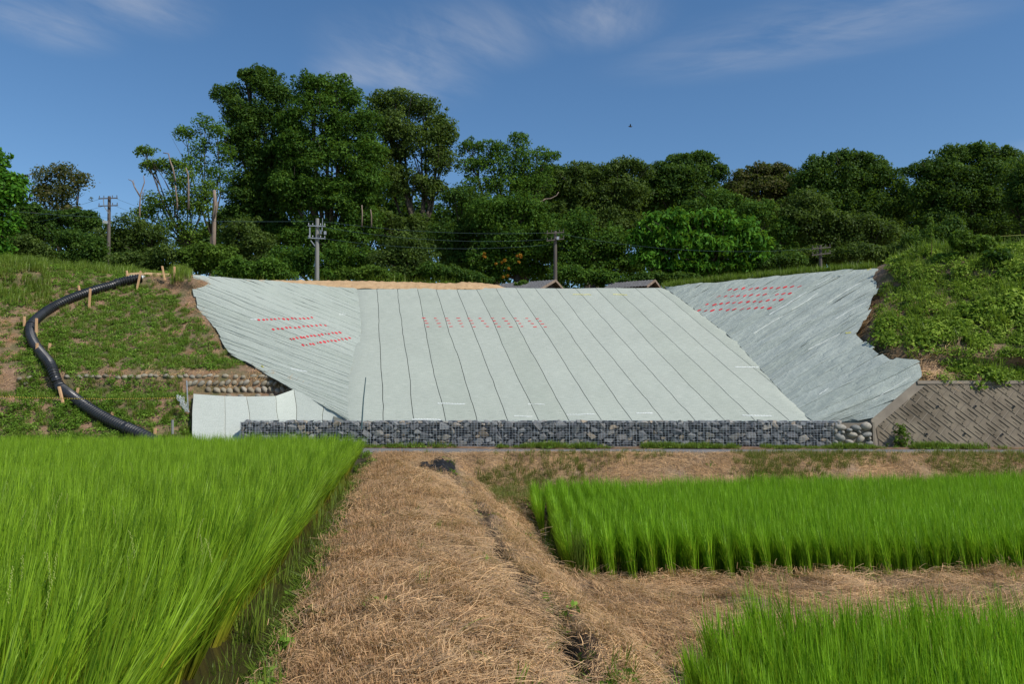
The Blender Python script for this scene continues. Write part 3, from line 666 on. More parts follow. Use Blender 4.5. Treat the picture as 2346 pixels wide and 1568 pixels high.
for tier in (1, 0):
    z0, h = (.36, .76) if tier else (.10, .24)
    for i in range(9):
        X = GX0 + i * GL; yf = gab_y(X) - (0 if tier else .07); ang = math.atan(-.035)
        c = empty('gabion_cage', (X, yf, z0), ('upper' if tier else 'lower') + ' gabion cage of grey stones ' + where[i], 'gabion', 'gabion cages of the low retaining wall')
        c.rotation_euler = (0, 0, ang)
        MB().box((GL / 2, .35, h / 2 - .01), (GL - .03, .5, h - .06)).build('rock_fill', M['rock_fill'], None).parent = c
        for px_, pz_, rx_, rz_, an_ in pack(GL, h, ((.15, 30), (.12, 90), (.095, 260), (.075, 420), (.055, 800)) if tier else ((.10, 120), (.075, 300), (.055, 400))):
            stone(c, GS, (px_, .085 + random.uniform(-.03, .02), pz_), (rx_ * 2.12, .17, rz_ * 2.12), (random.uniform(-.2, .2), an_, random.uniform(-.3, .3)))
        if tier:
            x = .05
            while x < GL - .05:
                w = random.uniform(.12, .24); stone(c, GS, (x + w / 2, random.uniform(.12, .3), h + random.uniform(-.03, .015)), (w * 1.1, .2, .1), (random.uniform(-.2, .2), random.uniform(-.2, .2), random.uniform(0, 3))); x += w
        if i == 0:
            for y in (.12, .3, .46):
                for zz in np.arange(.08, h, .15): stone(c, GS, (.04, y, zz), (.14, .2, .17), (random.uniform(-.3, .3), 0, random.uniform(-.3, .3)))
        w = MB(); r = .0030
        for zz in np.arange(0, h + .01, .0745): w.box((GL / 2, -.012, zz), (GL, r * 2, r * (3.2 if zz < .01 or zz > h - .04 else 2)))
        for xx in np.arange(0, GL + .01, GL / 21): w.box((xx, -.018, h / 2), (r * (4 if xx < .01 or xx > GL - .03 else 2), r * 2, h))
        if tier:
            for yy in np.arange(.08, .5, .1): w.box((GL / 2, yy, h + .035), (GL, r * 2, r * 2))
        w.build('wire_mesh', M['wire']).parent = c

# short wall of rounded cobbles set in mortar
u0 = P(1908, 1000, 24.72); 
cw = empty('cobble_wall', (u0.x, 24.78, .2), 'short wall of rounded tan cobbles between gabions and concrete wall', 'stone wall')
wid = P(2006, 1000, 24.7).x - u0.x
MB().box((wid / 2, .3, .44), (wid, .5, .88)).box((wid - .04, .02, .46), (.06, .16, .9)).build('mortar', M['concrete'], None).parent = cw
for px_, pz_, rx_, rz_, an_ in pack(wid - .06, .86, ((.15, 60), (.125, 200), (.10, 300), (.075, 300))):
    stone(cw, CS, (px_, .03 + random.uniform(-.02, .02), pz_ + .02), (rx_ * 2.05, .24, rz_ * 2.15), (0, an_ * 1.6, 0))
# ------------------------------------------------------------------ patterned concrete retaining wall
WO = Vector((P(2008, 1000, 24.7).x, 24.72, .22)); WU = Vector((1, -.02, 0)).normalized(); WV = Vector((0, .30, .954)).normalized(); WN = WU.cross(WV).normalized()
def wall_uv(px, py):
    d = ray(px, py); o_ = Vector((0, 0, EYE)); t = (WO - o_).dot(WN) / d.dot(WN); p = o_ + d * t - WO; return p.dot(WU), p.dot(WV)
a1, a2 = wall_uv(2004, 962), wall_uv(2101, 873)
WH = a2[1]
cwall = empty('retaining_wall', WO, 'brown concrete retaining wall of diagonal blocks below the weedy hillside', 'retaining wall')
def W3(u, v, w=0): return WU * u + WV * v + WN * w     # local to WO
outline = [(0, -.3), (16, -.3), (16, WH), (a2[0], WH), (0, a1[1])]
def slab(name, poly, w0, w1, mat):
    k = len(poly); mb = MB(); mb.add([W3(u, v, w) for w in (w0, w1) for u, v in poly], [tuple(range(k, 2 * k)), tuple(range(k))[::-1]] + [(i, (i + 1) % k, k + (i + 1) % k, k + i) for i in range(k)])
    o = mb.build(name, mat); o.parent = cwall; return o
# WN points to the camera side? make it so
if WN.y > 0: WN = -WN
slab('wall_body', outline, -.5, 0, M['concrete'])
slab('coping', [(a2[0] - .0, WH - .11), (16, WH - .11), (16, WH + .003), (a2[0] + .0, WH + .003)], -.3, .045, M['concrete'])
dd = Vector((a2[0], WH - a1[1])).normalized(); nrm = Vector((dd.y, -dd.x))
clip = [((.10, 0), (-1, 0)), ((0 + nrm.x * .26, a1[1] + nrm.y * .26), (-nrm.x, -nrm.y)), ((0, WH - .13), (0, 1)), ((0, -.25), (0, -1)), ((10, 0), (1, 0))]
bl_w, bl_l, gap = .36, .66, .020
c45, s45 = math.cos(R(-44)), math.sin(R(-44))
def block_bm():
    bm = bmesh.new()
    def bx(x0, x1, y0, y1, z0, z1, tap=.008):
        vs = [bm.verts.new(q) for q in ((x0, y0, z0), (x1, y0, z0), (x1, y1, z0), (x0, y1, z0), (x0 + tap, y0 + tap, z1), (x1 - tap, y0 + tap, z1), (x1 - tap, y1 - tap, z1), (x0 + tap, y1 - tap, z1))]
        for f in ((0, 3, 2, 1), (4, 5, 6, 7), (0, 1, 5, 4), (1, 2, 6, 5), (2, 3, 7, 6), (3, 0, 4, 7)): bm.faces.new([vs[i] for i in f])
    L, W_ = bl_l - gap, bl_w - gap
    bx(0, L, 0, W_, -.01, .014)
    bx(L * .22, L * .84, W_ * .62, W_ * .74, .0141, .036, .006); bx(L * .77, L * .84, W_ * .14, W_ * .61, .0141, .036, .006); bx(L * .40, L * .66, W_ * .30, W_ * .38, .0141, .024, .006)      # raised L
    return bm
full = None
for j in range(-14, 60):
    for i in range(-50, 50):
        x0 = i * bl_l + (j % 3) * bl_l / 3; y0 = j * bl_w
        uvc = [((x0 + a) * c45 - (y0 + b_) * s45, (x0 + a) * s45 + (y0 + b_) * c45) for a in (0, bl_l - gap) for b_ in (0, bl_w - gap)]
        st = [max((u - p[0]) * n_[0] + (v - p[1]) * n_[1] for u, v in uvc) for p, n_ in clip]; mn = [min((u - p[0]) * n_[0] + (v - p[1]) * n_[1] for u, v in uvc) for p, n_ in clip]
        if any(q > -.03 for q in mn): continue
        if max(st) <= 0 and full is not None: me = full
        else:
            bm = block_bm()
            if max(st) > 0:
                m_i = Matrix(((c45, -s45), (s45, c45))).inverted()
                for p, n_ in clip:
                    q = m_i @ Vector(p) - Vector((x0, y0)); nn = m_i @ Vector(n_)
                    bmesh.ops.bisect_plane(bm, geom=bm.verts[:] + bm.edges[:] + bm.faces[:], plane_co=(q.x, q.y, 0), plane_no=(nn.x, nn.y, 0), clear_outer=True)
                    es = [e for e in bm.edges if e.is_boundary]
                    if es: bmesh.ops.holes_fill(bm, edges=es)
            if not bm.faces: bm.free(); continue
            me = bpy.data.meshes.new('concrete_block'); bm.to_mesh(me); bm.free(); me.materials.append(M['block'])
            if max(st) <= 0: full = me
        o = bpy.data.objects.new('concrete_block', me); col.objects.link(o); o.parent = cwall
        base = Matrix((WU, WV, WU.cross(WV))).transposed()
        if base.determinant() > 0 and WU.cross(WV).dot(WN) < 0: base = Matrix((WU, WV, WN)).transposed()
        rot = base @ Matrix(((c45, -s45, 0), (s45, c45, 0), (0, 0, 1)))
        u, v = x0 * c45 - y0 * s45, x0 * s45 + y0 * c45
        o.matrix_basis = Matrix.Translation(W3(u, v, .003 + random.uniform(0, .004))) @ rot.to_4x4()
for q in ((1805, 1043), (2040, 1040), (2278, 1040), (1735, 1217), (1972, 1212), (2205, 1215)):
    u, v = wall_uv(*Z3(*q)); mb = MB(); mb.tube([W3(u, v, .02), W3(u, v, .07)], .035, 10, False); mb.tube([W3(u, v, .069), W3(u, v, .02)], .027, 10, False)
    mb.build('drain_pipe', M['galv']).parent = cwall
    mb = MB(); mb.tube([W3(u, v, .0), W3(u, v, .045)], .027, 10); mb.build('drain_hole', M['ash']).parent = cwall

# old cobble courses in the left bank
hc = empty('stone_bank', P(600, 900, 28.3), 'courses of half buried tan cobbles in the left bank above the low mat', 'stone wall')
rowsZ = [([(x, 856) for x in (500, 545, 585, 622, 662, 735, 780, 820, 862, 898, 938, 975, 1040, 1075, 1130, 1160, 1195, 1240, 1280, 1312, 1352, 1410, 1465, 1515, 1580, 1630, 1662)] + [(130, 870), (158, 902), (187, 860), (420, 858)], .0, .18),
         ([(x, 899) for x in (1185, 1212, 1260, 1305, 1342, 1382, 1420, 1460, 1505, 1535, 1600, 1645, 1690, 1722, 1765)], .75, .21),
         ([(x, 943) for x in (1300, 1355, 1395, 1430, 1475, 1520, 1570, 1612, 1655, 1690, 1735, 1770, 1806)], -.75, .22), ([(1430, 975), (1500, 978), (1605, 978), (1690, 976)], 0, .15)]
for pts, lean, sz in rowsZ:
    for x, y in pts:
        p, nn = hit(B_hill, *Z1(x + random.uniform(-5, 5), y + random.uniform(-5, 5)))
        if p is None: continue
        o = stone(hc, HS, p - hc.location + Vector((0, -.02, 0)), (sz * random.uniform(1.05, 1.55), sz * .9, sz * random.uniform(.7, .95)), (0, -lean + random.uniform(-.35, .35), random.uniform(-.2, .2)))

# ------------------------------------------------------------------ corrugated drain pipe
pp = [(890, 252), (830, 262), (760, 278), (700, 300), (620, 322), (520, 355), (420, 395), (320, 448), (250, 500), (205, 550), (200, 600), (220, 660), (270, 730), (325, 800), (355, 880), (385, 940), (450, 990), (530, 1050), (640, 1120), (760, 1180), (880, 1230), (990, 1290)]
pr = .19; ctr = []
for x, y in pp:
    p, nn = hit(B_hill, *Z1(x, y + 8)); ctr.append(p + Vector((0, -.12, pr * .75)) if p else P(*Z1(x, y), 25.0))
dense = catmull([list(p) for p in ctr], 900); L = np.concatenate([[0], np.cumsum(np.linalg.norm(np.diff(dense, axis=0), axis=1))])
pitch = .11; step = pitch / 4; sN = np.arange(0, L[-1], step); pts = [Vector((np.interp(s, L, dense[:, 0]), np.interp(s, L, dense[:, 1]), np.interp(s, L, dense[:, 2]))) for s in sN]
rad = [pr * (1.0, 1.0, .84, .84)[k % 4] for k in range(len(pts))]
pipe = empty('drain_pipe', pts[0], 'long black corrugated drain pipe curving down the left bank', 'pipe')
mb = MB(); mb.tube(pts, rad, 18); mb.build('pipe_body', M['pipe'], pipe)
for q in ((720, 292), (205, 545), (390, 935), (800, 1195)):
    tgt = Vector(Z1(*q)); k = min(range(len(pts)), key=lambda i: (Vector(Z1(*q)) - Vector((CX + F * pts[i].x / pts[i].y, HZ - F * (pts[i].z - EYE) / pts[i].y))).length)
    k = max(3, min(len(pts) - 5, k)); mb = MB(); mb.tube([pts[k - 2], pts[k - 1], pts[k], pts[k + 1], pts[k + 2]], [pr * 1.03, pr * 1.09, pr * 1.05, pr * 1.09, pr * 1.03], 18); mb.build('pipe_coupler', M['pipe'], pipe)
# stakes
st = [(790, 195, 797, 252, 'left of the pair at the top end of the pipe'), (877, 197, 860, 278, 'right of the pair at the top end of the pipe'), (1010, 180, 1020, 222, 'on the crest by the sandy patch, leaning left'),
      (1087, 183, 1087, 222, 'on the crest nearest the left mat corner'), (490, 287, 497, 335, 'above the upper pipe curve'), (563, 307, 557, 402, 'in front of the upper pipe'),
      (152, 480, 152, 558, 'at the far left of the pipe bend'), (228, 492, 226, 588, 'in front of the pipe joint at the bend'), (232, 647, 228, 735, 'left of the pipe below the bend'),
      (312, 647, 305, 702, 'right of the pipe below the bend'), (368, 918, 388, 1002, 'in front of the pipe at the yellow rope'), (487, 925, 478, 978, 'behind the pipe at the yellow rope'),
      (702, 1077, 698, 1118, 'above the lowest stretch of pipe'), (968, 1177, 965, 1230, 'at the rice edge right of the pipe end')]
for x0, y0, x1, y1, wh in st:
    p, nn = hit(B_hill, *Z1(x1, y1)); 
    if p is None: p = P(*Z1(x1, y1), 36.3)
    if y1 < 225: p = P(*Z1(x1, y1), 36.2)
    front = 'front' in wh or 'right of the pair' in wh
    if front: p = p + Vector((0, -.35, 0))
    a_ = P(*Z1(x1, y1), p.y); b_ = P(*Z1(x0, y0), p.y); d = (b_ - a_).normalized()
    s_ = MB(); s_.bar(a_ - d * .25, b_ + (Vector((0, 0, .10)) if y1 < 225 else Vector()), .10, .055)
    o = s_.build('wooden_stake', M['stake']); props(o, 'light wooden stake ' + wh, 'stake', 'wooden stakes holding the black pipe')
# grey rod and post with rope net
def P1(x, y, Y): return P(*Z1(x, y), Y)
s_ = MB(); s_.tube([P1(1075, 1215, 25.3), P1(1075, 1125, 25.3)], .04, 8); props(s_.build('grey_post', M['pole_grey']), 'short grey post standing in grass behind the left rice', 'post')
s_ = MB(); s_.tube([P1(1173, 1080, 26.6), P1(1163, 880, 26.6)], .022, 8); props(s_.build('metal_post', M['galv']), 'thin galvanised post beside the crumpled rope net', 'post')
s_ = MB(); s_.tube([P(*Z2(333, 1185), 24.6), P(*Z2(345, 1000), 24.6), P(*Z2(360, 860), 24.6)], [.028, .022, .016], 6); props(s_.build('thin_pole', M['cable']), 'thin dark pole leaning before the mat at the rice corner', 'pole')
net = MB()
for k in range(16):
    t = k / 15; x = 1098 + 40 * t + random.uniform(-5, 5); pts_ = []
    for j in range(8):
        u = j / 7; pts_.append(P1(x + 45 * u * (1 - t * .3) + 9 * math.sin(j * 1.7 + k), 970 + 10 * t + (75 + 25 * t) * u + 5 * math.cos(j * 2 + k), 26.35 + .05 * math.sin(k * 3 + j)))
    net.tube(pts_, .006, 4)
props(net.build('rope_net', M['white']), 'crumpled black and white rope net hanging at the low mat corner', 'net')
rp = MB(); rpts = []
for x in np.linspace(-300, 1160, 60):
    y = 985 + 10 * math.sin((x - 100) / 1100 * 3.0) if x > 100 else 984
    rpts.append(P1(x, y, 26.2 + .3 * (x / 1160)))
rp.tube(rpts, .012, 5); 
m, t, b = new_mat('tiger_rope'); w = N(t, 'ShaderNodeTexWave', _Scale=4.0); t.links.new(pos_vec(t), w.inputs[0]); t.links.new(ramp(t, w.outputs[1], [(.35, (.03, .03, .02)), (.5, (.55, .42, .04))]), b.inputs[0])
props(rp.build('rope', m), 'yellow and black rope strung low across the left bank', 'rope')
# pipe inlet: white sandbag sheet, sandy soil
def blob_mesh(name, c, size, mat, amp=.12, sc=2.0, seed=0, sub=4):
    bm = bmesh.new(); bmesh.ops.create_icosphere(bm, subdivisions=sub, radius=.5)
    for v in bm.verts:
        n_ = 1 + amp * float(fbm(v.co.x * sc + seed, v.co.y * sc, v.co.z * sc)); v.co = Vector((v.co.x * size[0], v.co.y * size[1], v.co.z * size[2])) * n_
    me = bpy.data.meshes.new(name); bm.to_mesh(me); bm.free(); me.materials.append(mat); me.polygons.foreach_set('use_smooth', [True] * len(me.polygons))
    return link(name, me, None, c)
props(blob_mesh('sandbag', P1(850, 243, 36.9), (1.0, .5, .28), M['white'], .15, 3), 'white sandbag laid over the top end of the black pipe', 'sandbag')
props(blob_mesh('sand_patch', P1(915, 244, 37.6), (4.2, 1.2, .5), M['sand'], .12, 3, 4), 'flat heap of tan sand on the crest behind the pipe top', 'sand heap')
# long berm of sand behind the crest
G = []
for k in range(120):
    t = k / 119; px = 545 + (1170 - 545) * t; top = np.interp(px, [545, 600, 800, 900, 985, 1010, 1040, 1060, 1100, 1140, 1170], [643, 643, 645, 647, 650, 651, 651, 648, 649, 655, 664]) + .8 * float(vnoise(k * .6, 2)) + .6 * float(vnoise(k * 2.1, 2))
    a_ = P(px, top, 40.8); row = []
    for j in range(9):
        u = j / 8; row.append((a_.x + .05 * float(vnoise(k, j)), 39.3 + 3 * u, 7.0 + (a_.z - 7.0) * math.sin(math.pi * (.08 + .84 * u)) ** .6 + .03 * float(vnoise(k * .9, j * 1.3))))
    G.append(row)
props(link('sand_berm', grid_mesh('sand_berm', np.array(G), M['sand'])), 'long low berm of orange sand along the crest of the mat', 'sand heap')
# ash patch, slab
bc = (P(1000, 1062, 20.6)); bc.z = float(ground_h(bc.x, bc.y))
G = []
for i in range(30):
    row = []
    for j in range(30):
        a_ = i / 29 * 2 * math.pi; r = j / 29; rr = r * (1 + .25 * float(vnoise(math.cos(a_) * 1.5 + 5, math.sin(a_) * 1.5)))
        x, y = bc.x + .55 * rr * math.cos(a_), bc.y + 2.2 * rr * math.sin(a_)
        row.append((x, y, float(ground_h(x, y)) + .05 + .05 * float(fbm(x * 9, y * 6)) - .14 * r ** 4 + .03))
    G.append(row)
props(link('ash_patch', grid_mesh('ash_patch', np.array(G), M['ash'], False)), 'black burnt ash patch on the straw bank below the road', 'ash patch')
c = P(1052, 1112, 17.3); c.z = float(ground_h(c.x, c.y)) + .1
props(MB().box(c, (.34, .5, .14), Euler((.05, .3, .3))).build('concrete_slab', M['concrete']), 'small grey concrete slab at the head of the ditch', 'slab')

# ------------------------------------------------------------------ utility poles and lines
def pole(label, px, top, bot, Y, r, mat, arms, extra=None):
    a_ = P(px, bot, Y); a_.z = min(a_.z, 7.2) - .3; b_ = P(px, top, Y)
    e = empty('utility_pole', a_, label, 'utility pole', 'utility poles along the wood')
    s_ = MB(); s_.tube([a_, a_.lerp(b_, .5), b_], [r * 1.2, r * 1.08, r * .9], 12); s_.build('shaft', mat, e)
    for py, hw, tilt in arms:
        q = P(px, py, Y); s_ = MB(); s_.bar(q + Vector((-hw, -.16, -tilt)), q + Vector((hw, -.16, tilt)), .055, .055); s_.build('crossarm', M['galv'] if mat is M['pole_grey'] else mat, e)
        for k in (-.92, -.45, .45, .92):
            c0 = q + Vector((hw * k, -.16, tilt * k + .05)); s_ = MB(); s_.tube([c0, c0 + Vector((0, 0, .04)), c0 + Vector((0, 0, .07)), c0 + Vector((0, 0, .12))], [.018, .03, .02, .028], 8); s_.build('insulator', M['galv'] if mat is M['pole_grey'] else mat, e)
    return e, a_
e, _ = pole('dark wooden utility pole with lamp at the left of the wood', 250.6, 450, 622, 48, .10, M['pole_wood'], ((456, .58, .02), (473, .6, .02)))
q = P(243, 509, 48); s_ = MB(); s_.bar(P(250, 512, 47.9), q, .04); s_.build('lamp_bracket', M['galv'], e); MB().box(q, (.32, .2, .16), Euler((.2, .2, 0))).build('lamp_head', M['white'], e)
s_ = MB(); s_.bar(P(239, 474, 47.8), P(249, 489, 47.8), .04); s_.bar(P(237, 456, 47.8), P(238, 472, 47.8), .04); s_.build('brace', M['galv'], e)
e, _ = pole('light grey concrete utility pole before the tallest trees', 727, 501, 645, 45, .115, M['pole_grey'], ((519.5, .5, -.02), (547.5, .5, -.02)))
s_ = MB(); s_.bar(P(710, 521, 44.7), P(710, 546, 44.7), .06); s_.bar(P(738, 521, 44.7), P(738, 530, 44.7), .04); s_.bar(P(712, 551, 44.8), P(722, 564, 44.8), .05); s_.bar(P(739, 500, 44.8), P(739, 518, 44.8), .03); s_.build('brace', M['galv'], e)
MB().box(P(745, 534, 44.8), (.12, .12, .2)).box(P(735, 532, 44.8), (.1, .1, .22)).build('switch_box', M['galv'], e)
e, _ = pole('dark utility pole rising behind the grey shed roof', 1272, 530, 642, 45, .10, M['pole_wood'], ((535, .5, .03), (551, .5, .06)))
MB().box(P(1278, 546, 44.8), (.13, .13, .18)).build('switch_box', M['galv'], e)
e, _ = pole('short dark utility pole behind the right mat edge', 1879, 562, 622, 42, .085, M['pole_wood'], ((570, .5, .05), (584, .5, .06)))
def wire(label, a_, b_, sag, r=.011):
    n_ = 24; s_ = MB(); s_.tube([a_.lerp(b_, k / n_) - Vector((0, 0, sag * 4 * (k / n_) * (1 - k / n_))) for k in range(n_ + 1)], r * .7, 4)
    props(s_.build('power_line', M['cable']), label, 'power line', 'power lines between the poles')
wire('long teal power line from the left frame edge to the grey pole', P(-60, 476, 50), P(718, 507, 45), .3, .014)
wire('teal power line from the grey pole into the wood', P(736, 507, 45), P(1266, 533, 45), .3, .009)
wire('upper wire leaving the left pole to the left', P(236, 454, 48), P(-40, 512, 62), .25)
wire('lower wire leaving the left pole to the left', P(238, 472, 48), P(-40, 524, 62), .25)
wire('upper wire from the left pole into the gnarled tree', P(264, 454, 48), P(420, 492, 60), .25)
wire('lower wire from the left pole into the gnarled tree', P(264, 472, 48), P(420, 506, 60), .25)
wire('wire from the grey pole middle arm to the shed pole', P(745, 521, 45), P(1265, 548, 45), .4, .009)
wire('lowest wire from the grey pole to the shed pole', P(745, 547, 45), P(1265, 560, 45), .4, .009)
wire('wire running right from the shed pole', P(1279, 535, 45), P(1866, 570, 42), .5, .009)
s_ = MB(); s_.tube([P(2262, 544, 36), P(2300, 541, 35), P(2420, 535, 33)], .012, 5); props(s_.build('yellow_line', M['yellow']), 'yellow line stretched above the right hill weeds', 'power line')

# ------------------------------------------------------------------ sheds
def shed(label, ridge_l, ridge_r, Y0, eave, overh, wall_h):
    a_, b_ = ridge_l, ridge_r; e = empty('shed', (b_.x, b_.y, 7.1), label, 'shed', 'sheds behind the crest')
    ax = (b_ - a_); ax.z = 0; L_ = ax.length; ax.normalize(); sd_ = Vector((ax.y, -ax.x, 0)); drop = -.42 * eave
    if sd_.y > 0: sd_ = -sd_
    for sgn in (1, -1):
        n_ = int(L_ / .09); G = []
        for k in range(n_ + 1):
            z = .018 * (1 if k % 2 else -1); p = a_ + (b_ - a_) * (k / n_) * (1 + .0)
            G.append([list(p + Vector((0, 0, z))), list(p + sd_ * sgn * eave * .5 + Vector((0, 0, drop * .5 + z))), list(p + sd_ * sgn * eave + Vector((0, 0, drop + z)))])
        link('roof', grid_mesh('roof', np.array(G), M['roof'], False), e)
        s_ = MB(); p = b_ + ax * .02; s_.bar(p + Vector((0, 0, -.05)), p + sd_ * sgn * eave + Vector((0, 0, drop - .05)), .05, .12); s_.build('barge_board', M['dead_wood'], e)
    s_ = MB(); p0 = a_ + ax * .3; p1 = b_ - ax * .25; w_ = eave - .25; zt = a_.z + drop * (w_ / eave) - .06
    base = [p0 + sd_ * w_, p1 + sd_ * w_, p1 - sd_ * w_, p0 - sd_ * w_]
    s_.add([Vector((q.x, q.y, 7.0)) for q in base] + [Vector((q.x, q.y, zt)) for q in base] + [Vector((p0.x, p0.y, a_.z - .08)), Vector((p1.x, p1.y, a_.z - .08))],
           [(0, 1, 5, 4), (2, 3, 7, 6), (1, 2, 6, 9, 5), (3, 0, 4, 8, 7)]); s_.build('wall', M['shed_wall'], e)
    return e
shed('low shed with weathered grey corrugated roof below the dark pole', P(1150, 650, 44.2), P(1272, 641, 42.4), 50, 1.8, .3, 2)
shed('shed with grey roof half hidden under the bright green tree', P(1400, 648, 45), P(1500, 641, 43.6), 47, 1.2, .3, 2)
# bird
bd = MB(); q = P(1444, 290, 60); bd.tube([q + Vector((-.16, 0, .03)), q + Vector((-.05, 0, .01)), q + Vector((.08, 0, 0)), q + Vector((.15, 0, .02))], [.01, .05, .045, .015], 8)
bd.add([q + Vector(v) for v in ((-.05, 0, .03), (.06, 0, .03), (.0, -.3, .12), (-.06, -.28, .1))], [(0, 1, 2, 3)]); bd.add([q + Vector(v) for v in ((-.05, 0, .03), (.06, 0, .03), (.0, .3, .12), (-.06, .28, .1))], [(0, 1, 2, 3)])
props(bd.build('bird', M['shed_wall']), 'tiny dark bird flying in the blue sky', 'bird')
# ------------------------------------------------------------------ trees and bushes
TOTAL = [0]
def leaf_cloud(centres, radii, tones, per, size, up=.25, droop=0.0, asp=.55, rs=None):
    """rhombic leaves spread through small clumps; arrays in, quad arrays out"""
    n = len(centres); rr_ = radii[:, 0] / np.max(radii[:, 0]); idx = np.repeat(np.arange(n), np.maximum(8, (per * np.clip(rr_ * 1.6, 0, 1) ** 1.5)).astype(int)); m = len(idx)
    d = rs.normal(size=(m, 3)); d /= np.linalg.norm(d, axis=1, keepdims=True)
    flip = (d[:, 2] < -.25) & (rs.rand(m) < .4); d[flip, 2] *= -1
    r = rs.uniform(.35, 1.08, m) ** .6
    p = centres[idx] + d * (radii[idx] * r[:, None])
    nn = d * .8 + rs.normal(size=(m, 3)) * .55; nn[:, 2] += up; nn /= np.linalg.norm(nn, axis=1, keepdims=True)
    t = rs.normal(size=(m, 3)); t[:, 2] -= droop; t -= nn * (t * nn).sum(1, keepdims=True); t /= np.linalg.norm(t, axis=1, keepdims=True) + 1e-9
    b_ = np.cross(nn, t); L = size * rs.uniform(.6, 1.25, m)[:, None] * .5
    V = np.stack([p - t * L, p + b_ * L * asp - t * L * .1, p + t * L, p - b_ * L * asp - t * L * .1], 1)
    V[:, 0] -= nn * L * .15; V[:, 2] -= nn * L * .25
    tone = np.repeat(np.clip(tones[idx] + rs.normal(size=m) * .06, 0, 1), 4)
    return V.reshape(-1, 3), np.arange(m * 4).reshape(-1, 4), tone
def tree(label, kind, Y, lobes, trunk=None, cat='tree', name=None, dens=1.7, sub=.70, per=150, leaf=.18, tones=(.25, .8), up=.25, droop=0., tr=.22, group=None, bark='bark', seed=None, fill=.5, asp=.55, base_z=None, flower=None, limbs=True, grow=1.1):
    rs = np.random.RandomState(sum((i + 3) * ord(ch) for i, ch in enumerate(label)) % 99991 if seed is None else seed)
    C, Rd, T = [], [], []; cen = []
    for lb in lobes:
        px, py, rx, ry = lb[:4]; dy = lb[4] if len(lb) > 4 else 0
        c = P(px, py, Y + dy); a_ = rx * grow / F * Y; b_ = ry * grow / F * Y; cen.append((c, a_, b_))
        dp = (a_ * b_) ** .5 * .95
        S_ = 4 * math.pi * ((a_ * b_ + a_ * dp + b_ * dp) / 3); sr = min(sub, .55 * min(a_, b_) + .15)
        n_ = max(3, int(S_ / (math.pi * sr * sr) * .85 * dens))
        d = rs.normal(size=(n_, 3)); d /= np.linalg.norm(d, axis=1, keepdims=True); d[:, 1] = np.where(rs.rand(n_) < .6, -np.abs(d[:, 1]), d[:, 1])
        d[:, 2] = np.where((d[:, 2] < -.3) & (rs.rand(n_) < .5), -d[:, 2], d[:, 2])
        rr = np.where(rs.rand(n_) < fill, rs.uniform(.82, 1.0, n_), rs.uniform(.4, .85, n_))
        e = d * rr[:, None] * np.array([max(a_ - sr * .55, .1), max(dp - sr * .5, .1), max(b_ - sr * .5, .1)])
        C.append(np.array(c)[None] + e); Rd.append(np.stack([sr * rs.uniform(.7, 1.4, n_), sr * rs.uniform(.7, 1.3, n_), sr * rs.uniform(.6, 1.05, n_)], 1))
        T.append(np.clip(rs.uniform(tones[0], tones[1], n_), 0, 1))
        m_ = max(4, n_ // 3); d = rs.normal(size=(m_, 3)); d /= np.linalg.norm(d, axis=1, keepdims=True); d[:, 2] = np.abs(d[:, 2]) * .9     # loose sprays beyond the mass
        C.append(np.array(c)[None] + d * rs.uniform(.9, 1.18, (m_, 1)) * np.array([a_, dp, b_])); q_ = sr * rs.uniform(.25, .5, m_); Rd.append(np.stack([q_, q_, q_ * .9], 1)); T.append(rs.uniform(tones[0], tones[1], m_))
    C = np.concatenate(C); Rd = np.concatenate(Rd); T = np.concatenate(T)
    V, Q, tone = leaf_cloud(C, Rd, T, per, leaf * Y / 50, up, droop, asp, rs)
    TOTAL[0] += len(Q) * 2
    if trunk is None:
        x0 = sum(c.x * a_ for c, a_, b_ in cen) / sum(a_ for c, a_, b_ in cen); tx = x0
    else: tx = P(trunk, 600, Y).x
    z0 = 7.1 if base_z is None else base_z; base = Vector((tx, Y, z0))
    e = empty(name or ('tree' if cat == 'tree' else cat.replace(' ', '_')), base, label, cat, group)
    me = np_mesh('crown', V - np.array(base), Q, M['leaf_' + kind]); attr(me, 'tone', tone)
    link('crown', me, e, local=True)
    # trunk with limbs to the lobes
    hs = max(c.z for c, a_, b_ in cen); hb = min(c.z - b_ * .5 for c, a_, b_ in cen)
    fork = Vector((tx + (sum(c.x for c, a_, b_ in cen) / len(cen) - tx) * .25, Y, max(z0 + .6, min(hb, z0 + (hs - z0) * .45))))
    w = MB(); w.tube([base, base.lerp(fork, .5) + Vector((.12 * tr * 5 * rs.uniform(-1, 1), 0, 0)), fork], [tr * 1.25, tr, tr * .8], 8)
    if limbs:
        for c, a_, b_ in cen:
            m1 = fork.lerp(c, .5) + Vector((rs.uniform(-.4, .4), rs.uniform(-.4, .4), -.08 * (c - fork).length))
            w.tube([fork - Vector((0, 0, .2)), m1, c], [tr * .55, tr * .36, tr * .15], 6)
            for k in range(5):
                q = c + Vector((rs.uniform(-.85, .85) * a_, rs.uniform(-.8, .4) * a_, rs.uniform(-.3, .85) * b_)); st_ = m1.lerp(c, rs.uniform(.2, 1))
                w.tube([st_, st_.lerp(q, .5) + Vector((0, 0, .1 * a_)), q], [tr * .18, tr * .11, tr * .03], 5, False)
    me = w.mesh('trunk', M[bark], True); me.transform(Matrix.Translation(-base)); link('trunk', me, e, local=True)
    if flower:
        V, Q, tone = leaf_cloud(*flower(rs), 30, .16, .3, 0, .7, rs); me = np_mesh('flower_cluster', V - np.array(base), Q, M['leaf_orange']); attr(me, 'tone', tone); o = link('flower_cluster', me, e, local=True); o['kind'] = 'stuff'
    return e
WT = 'trees of the wood'
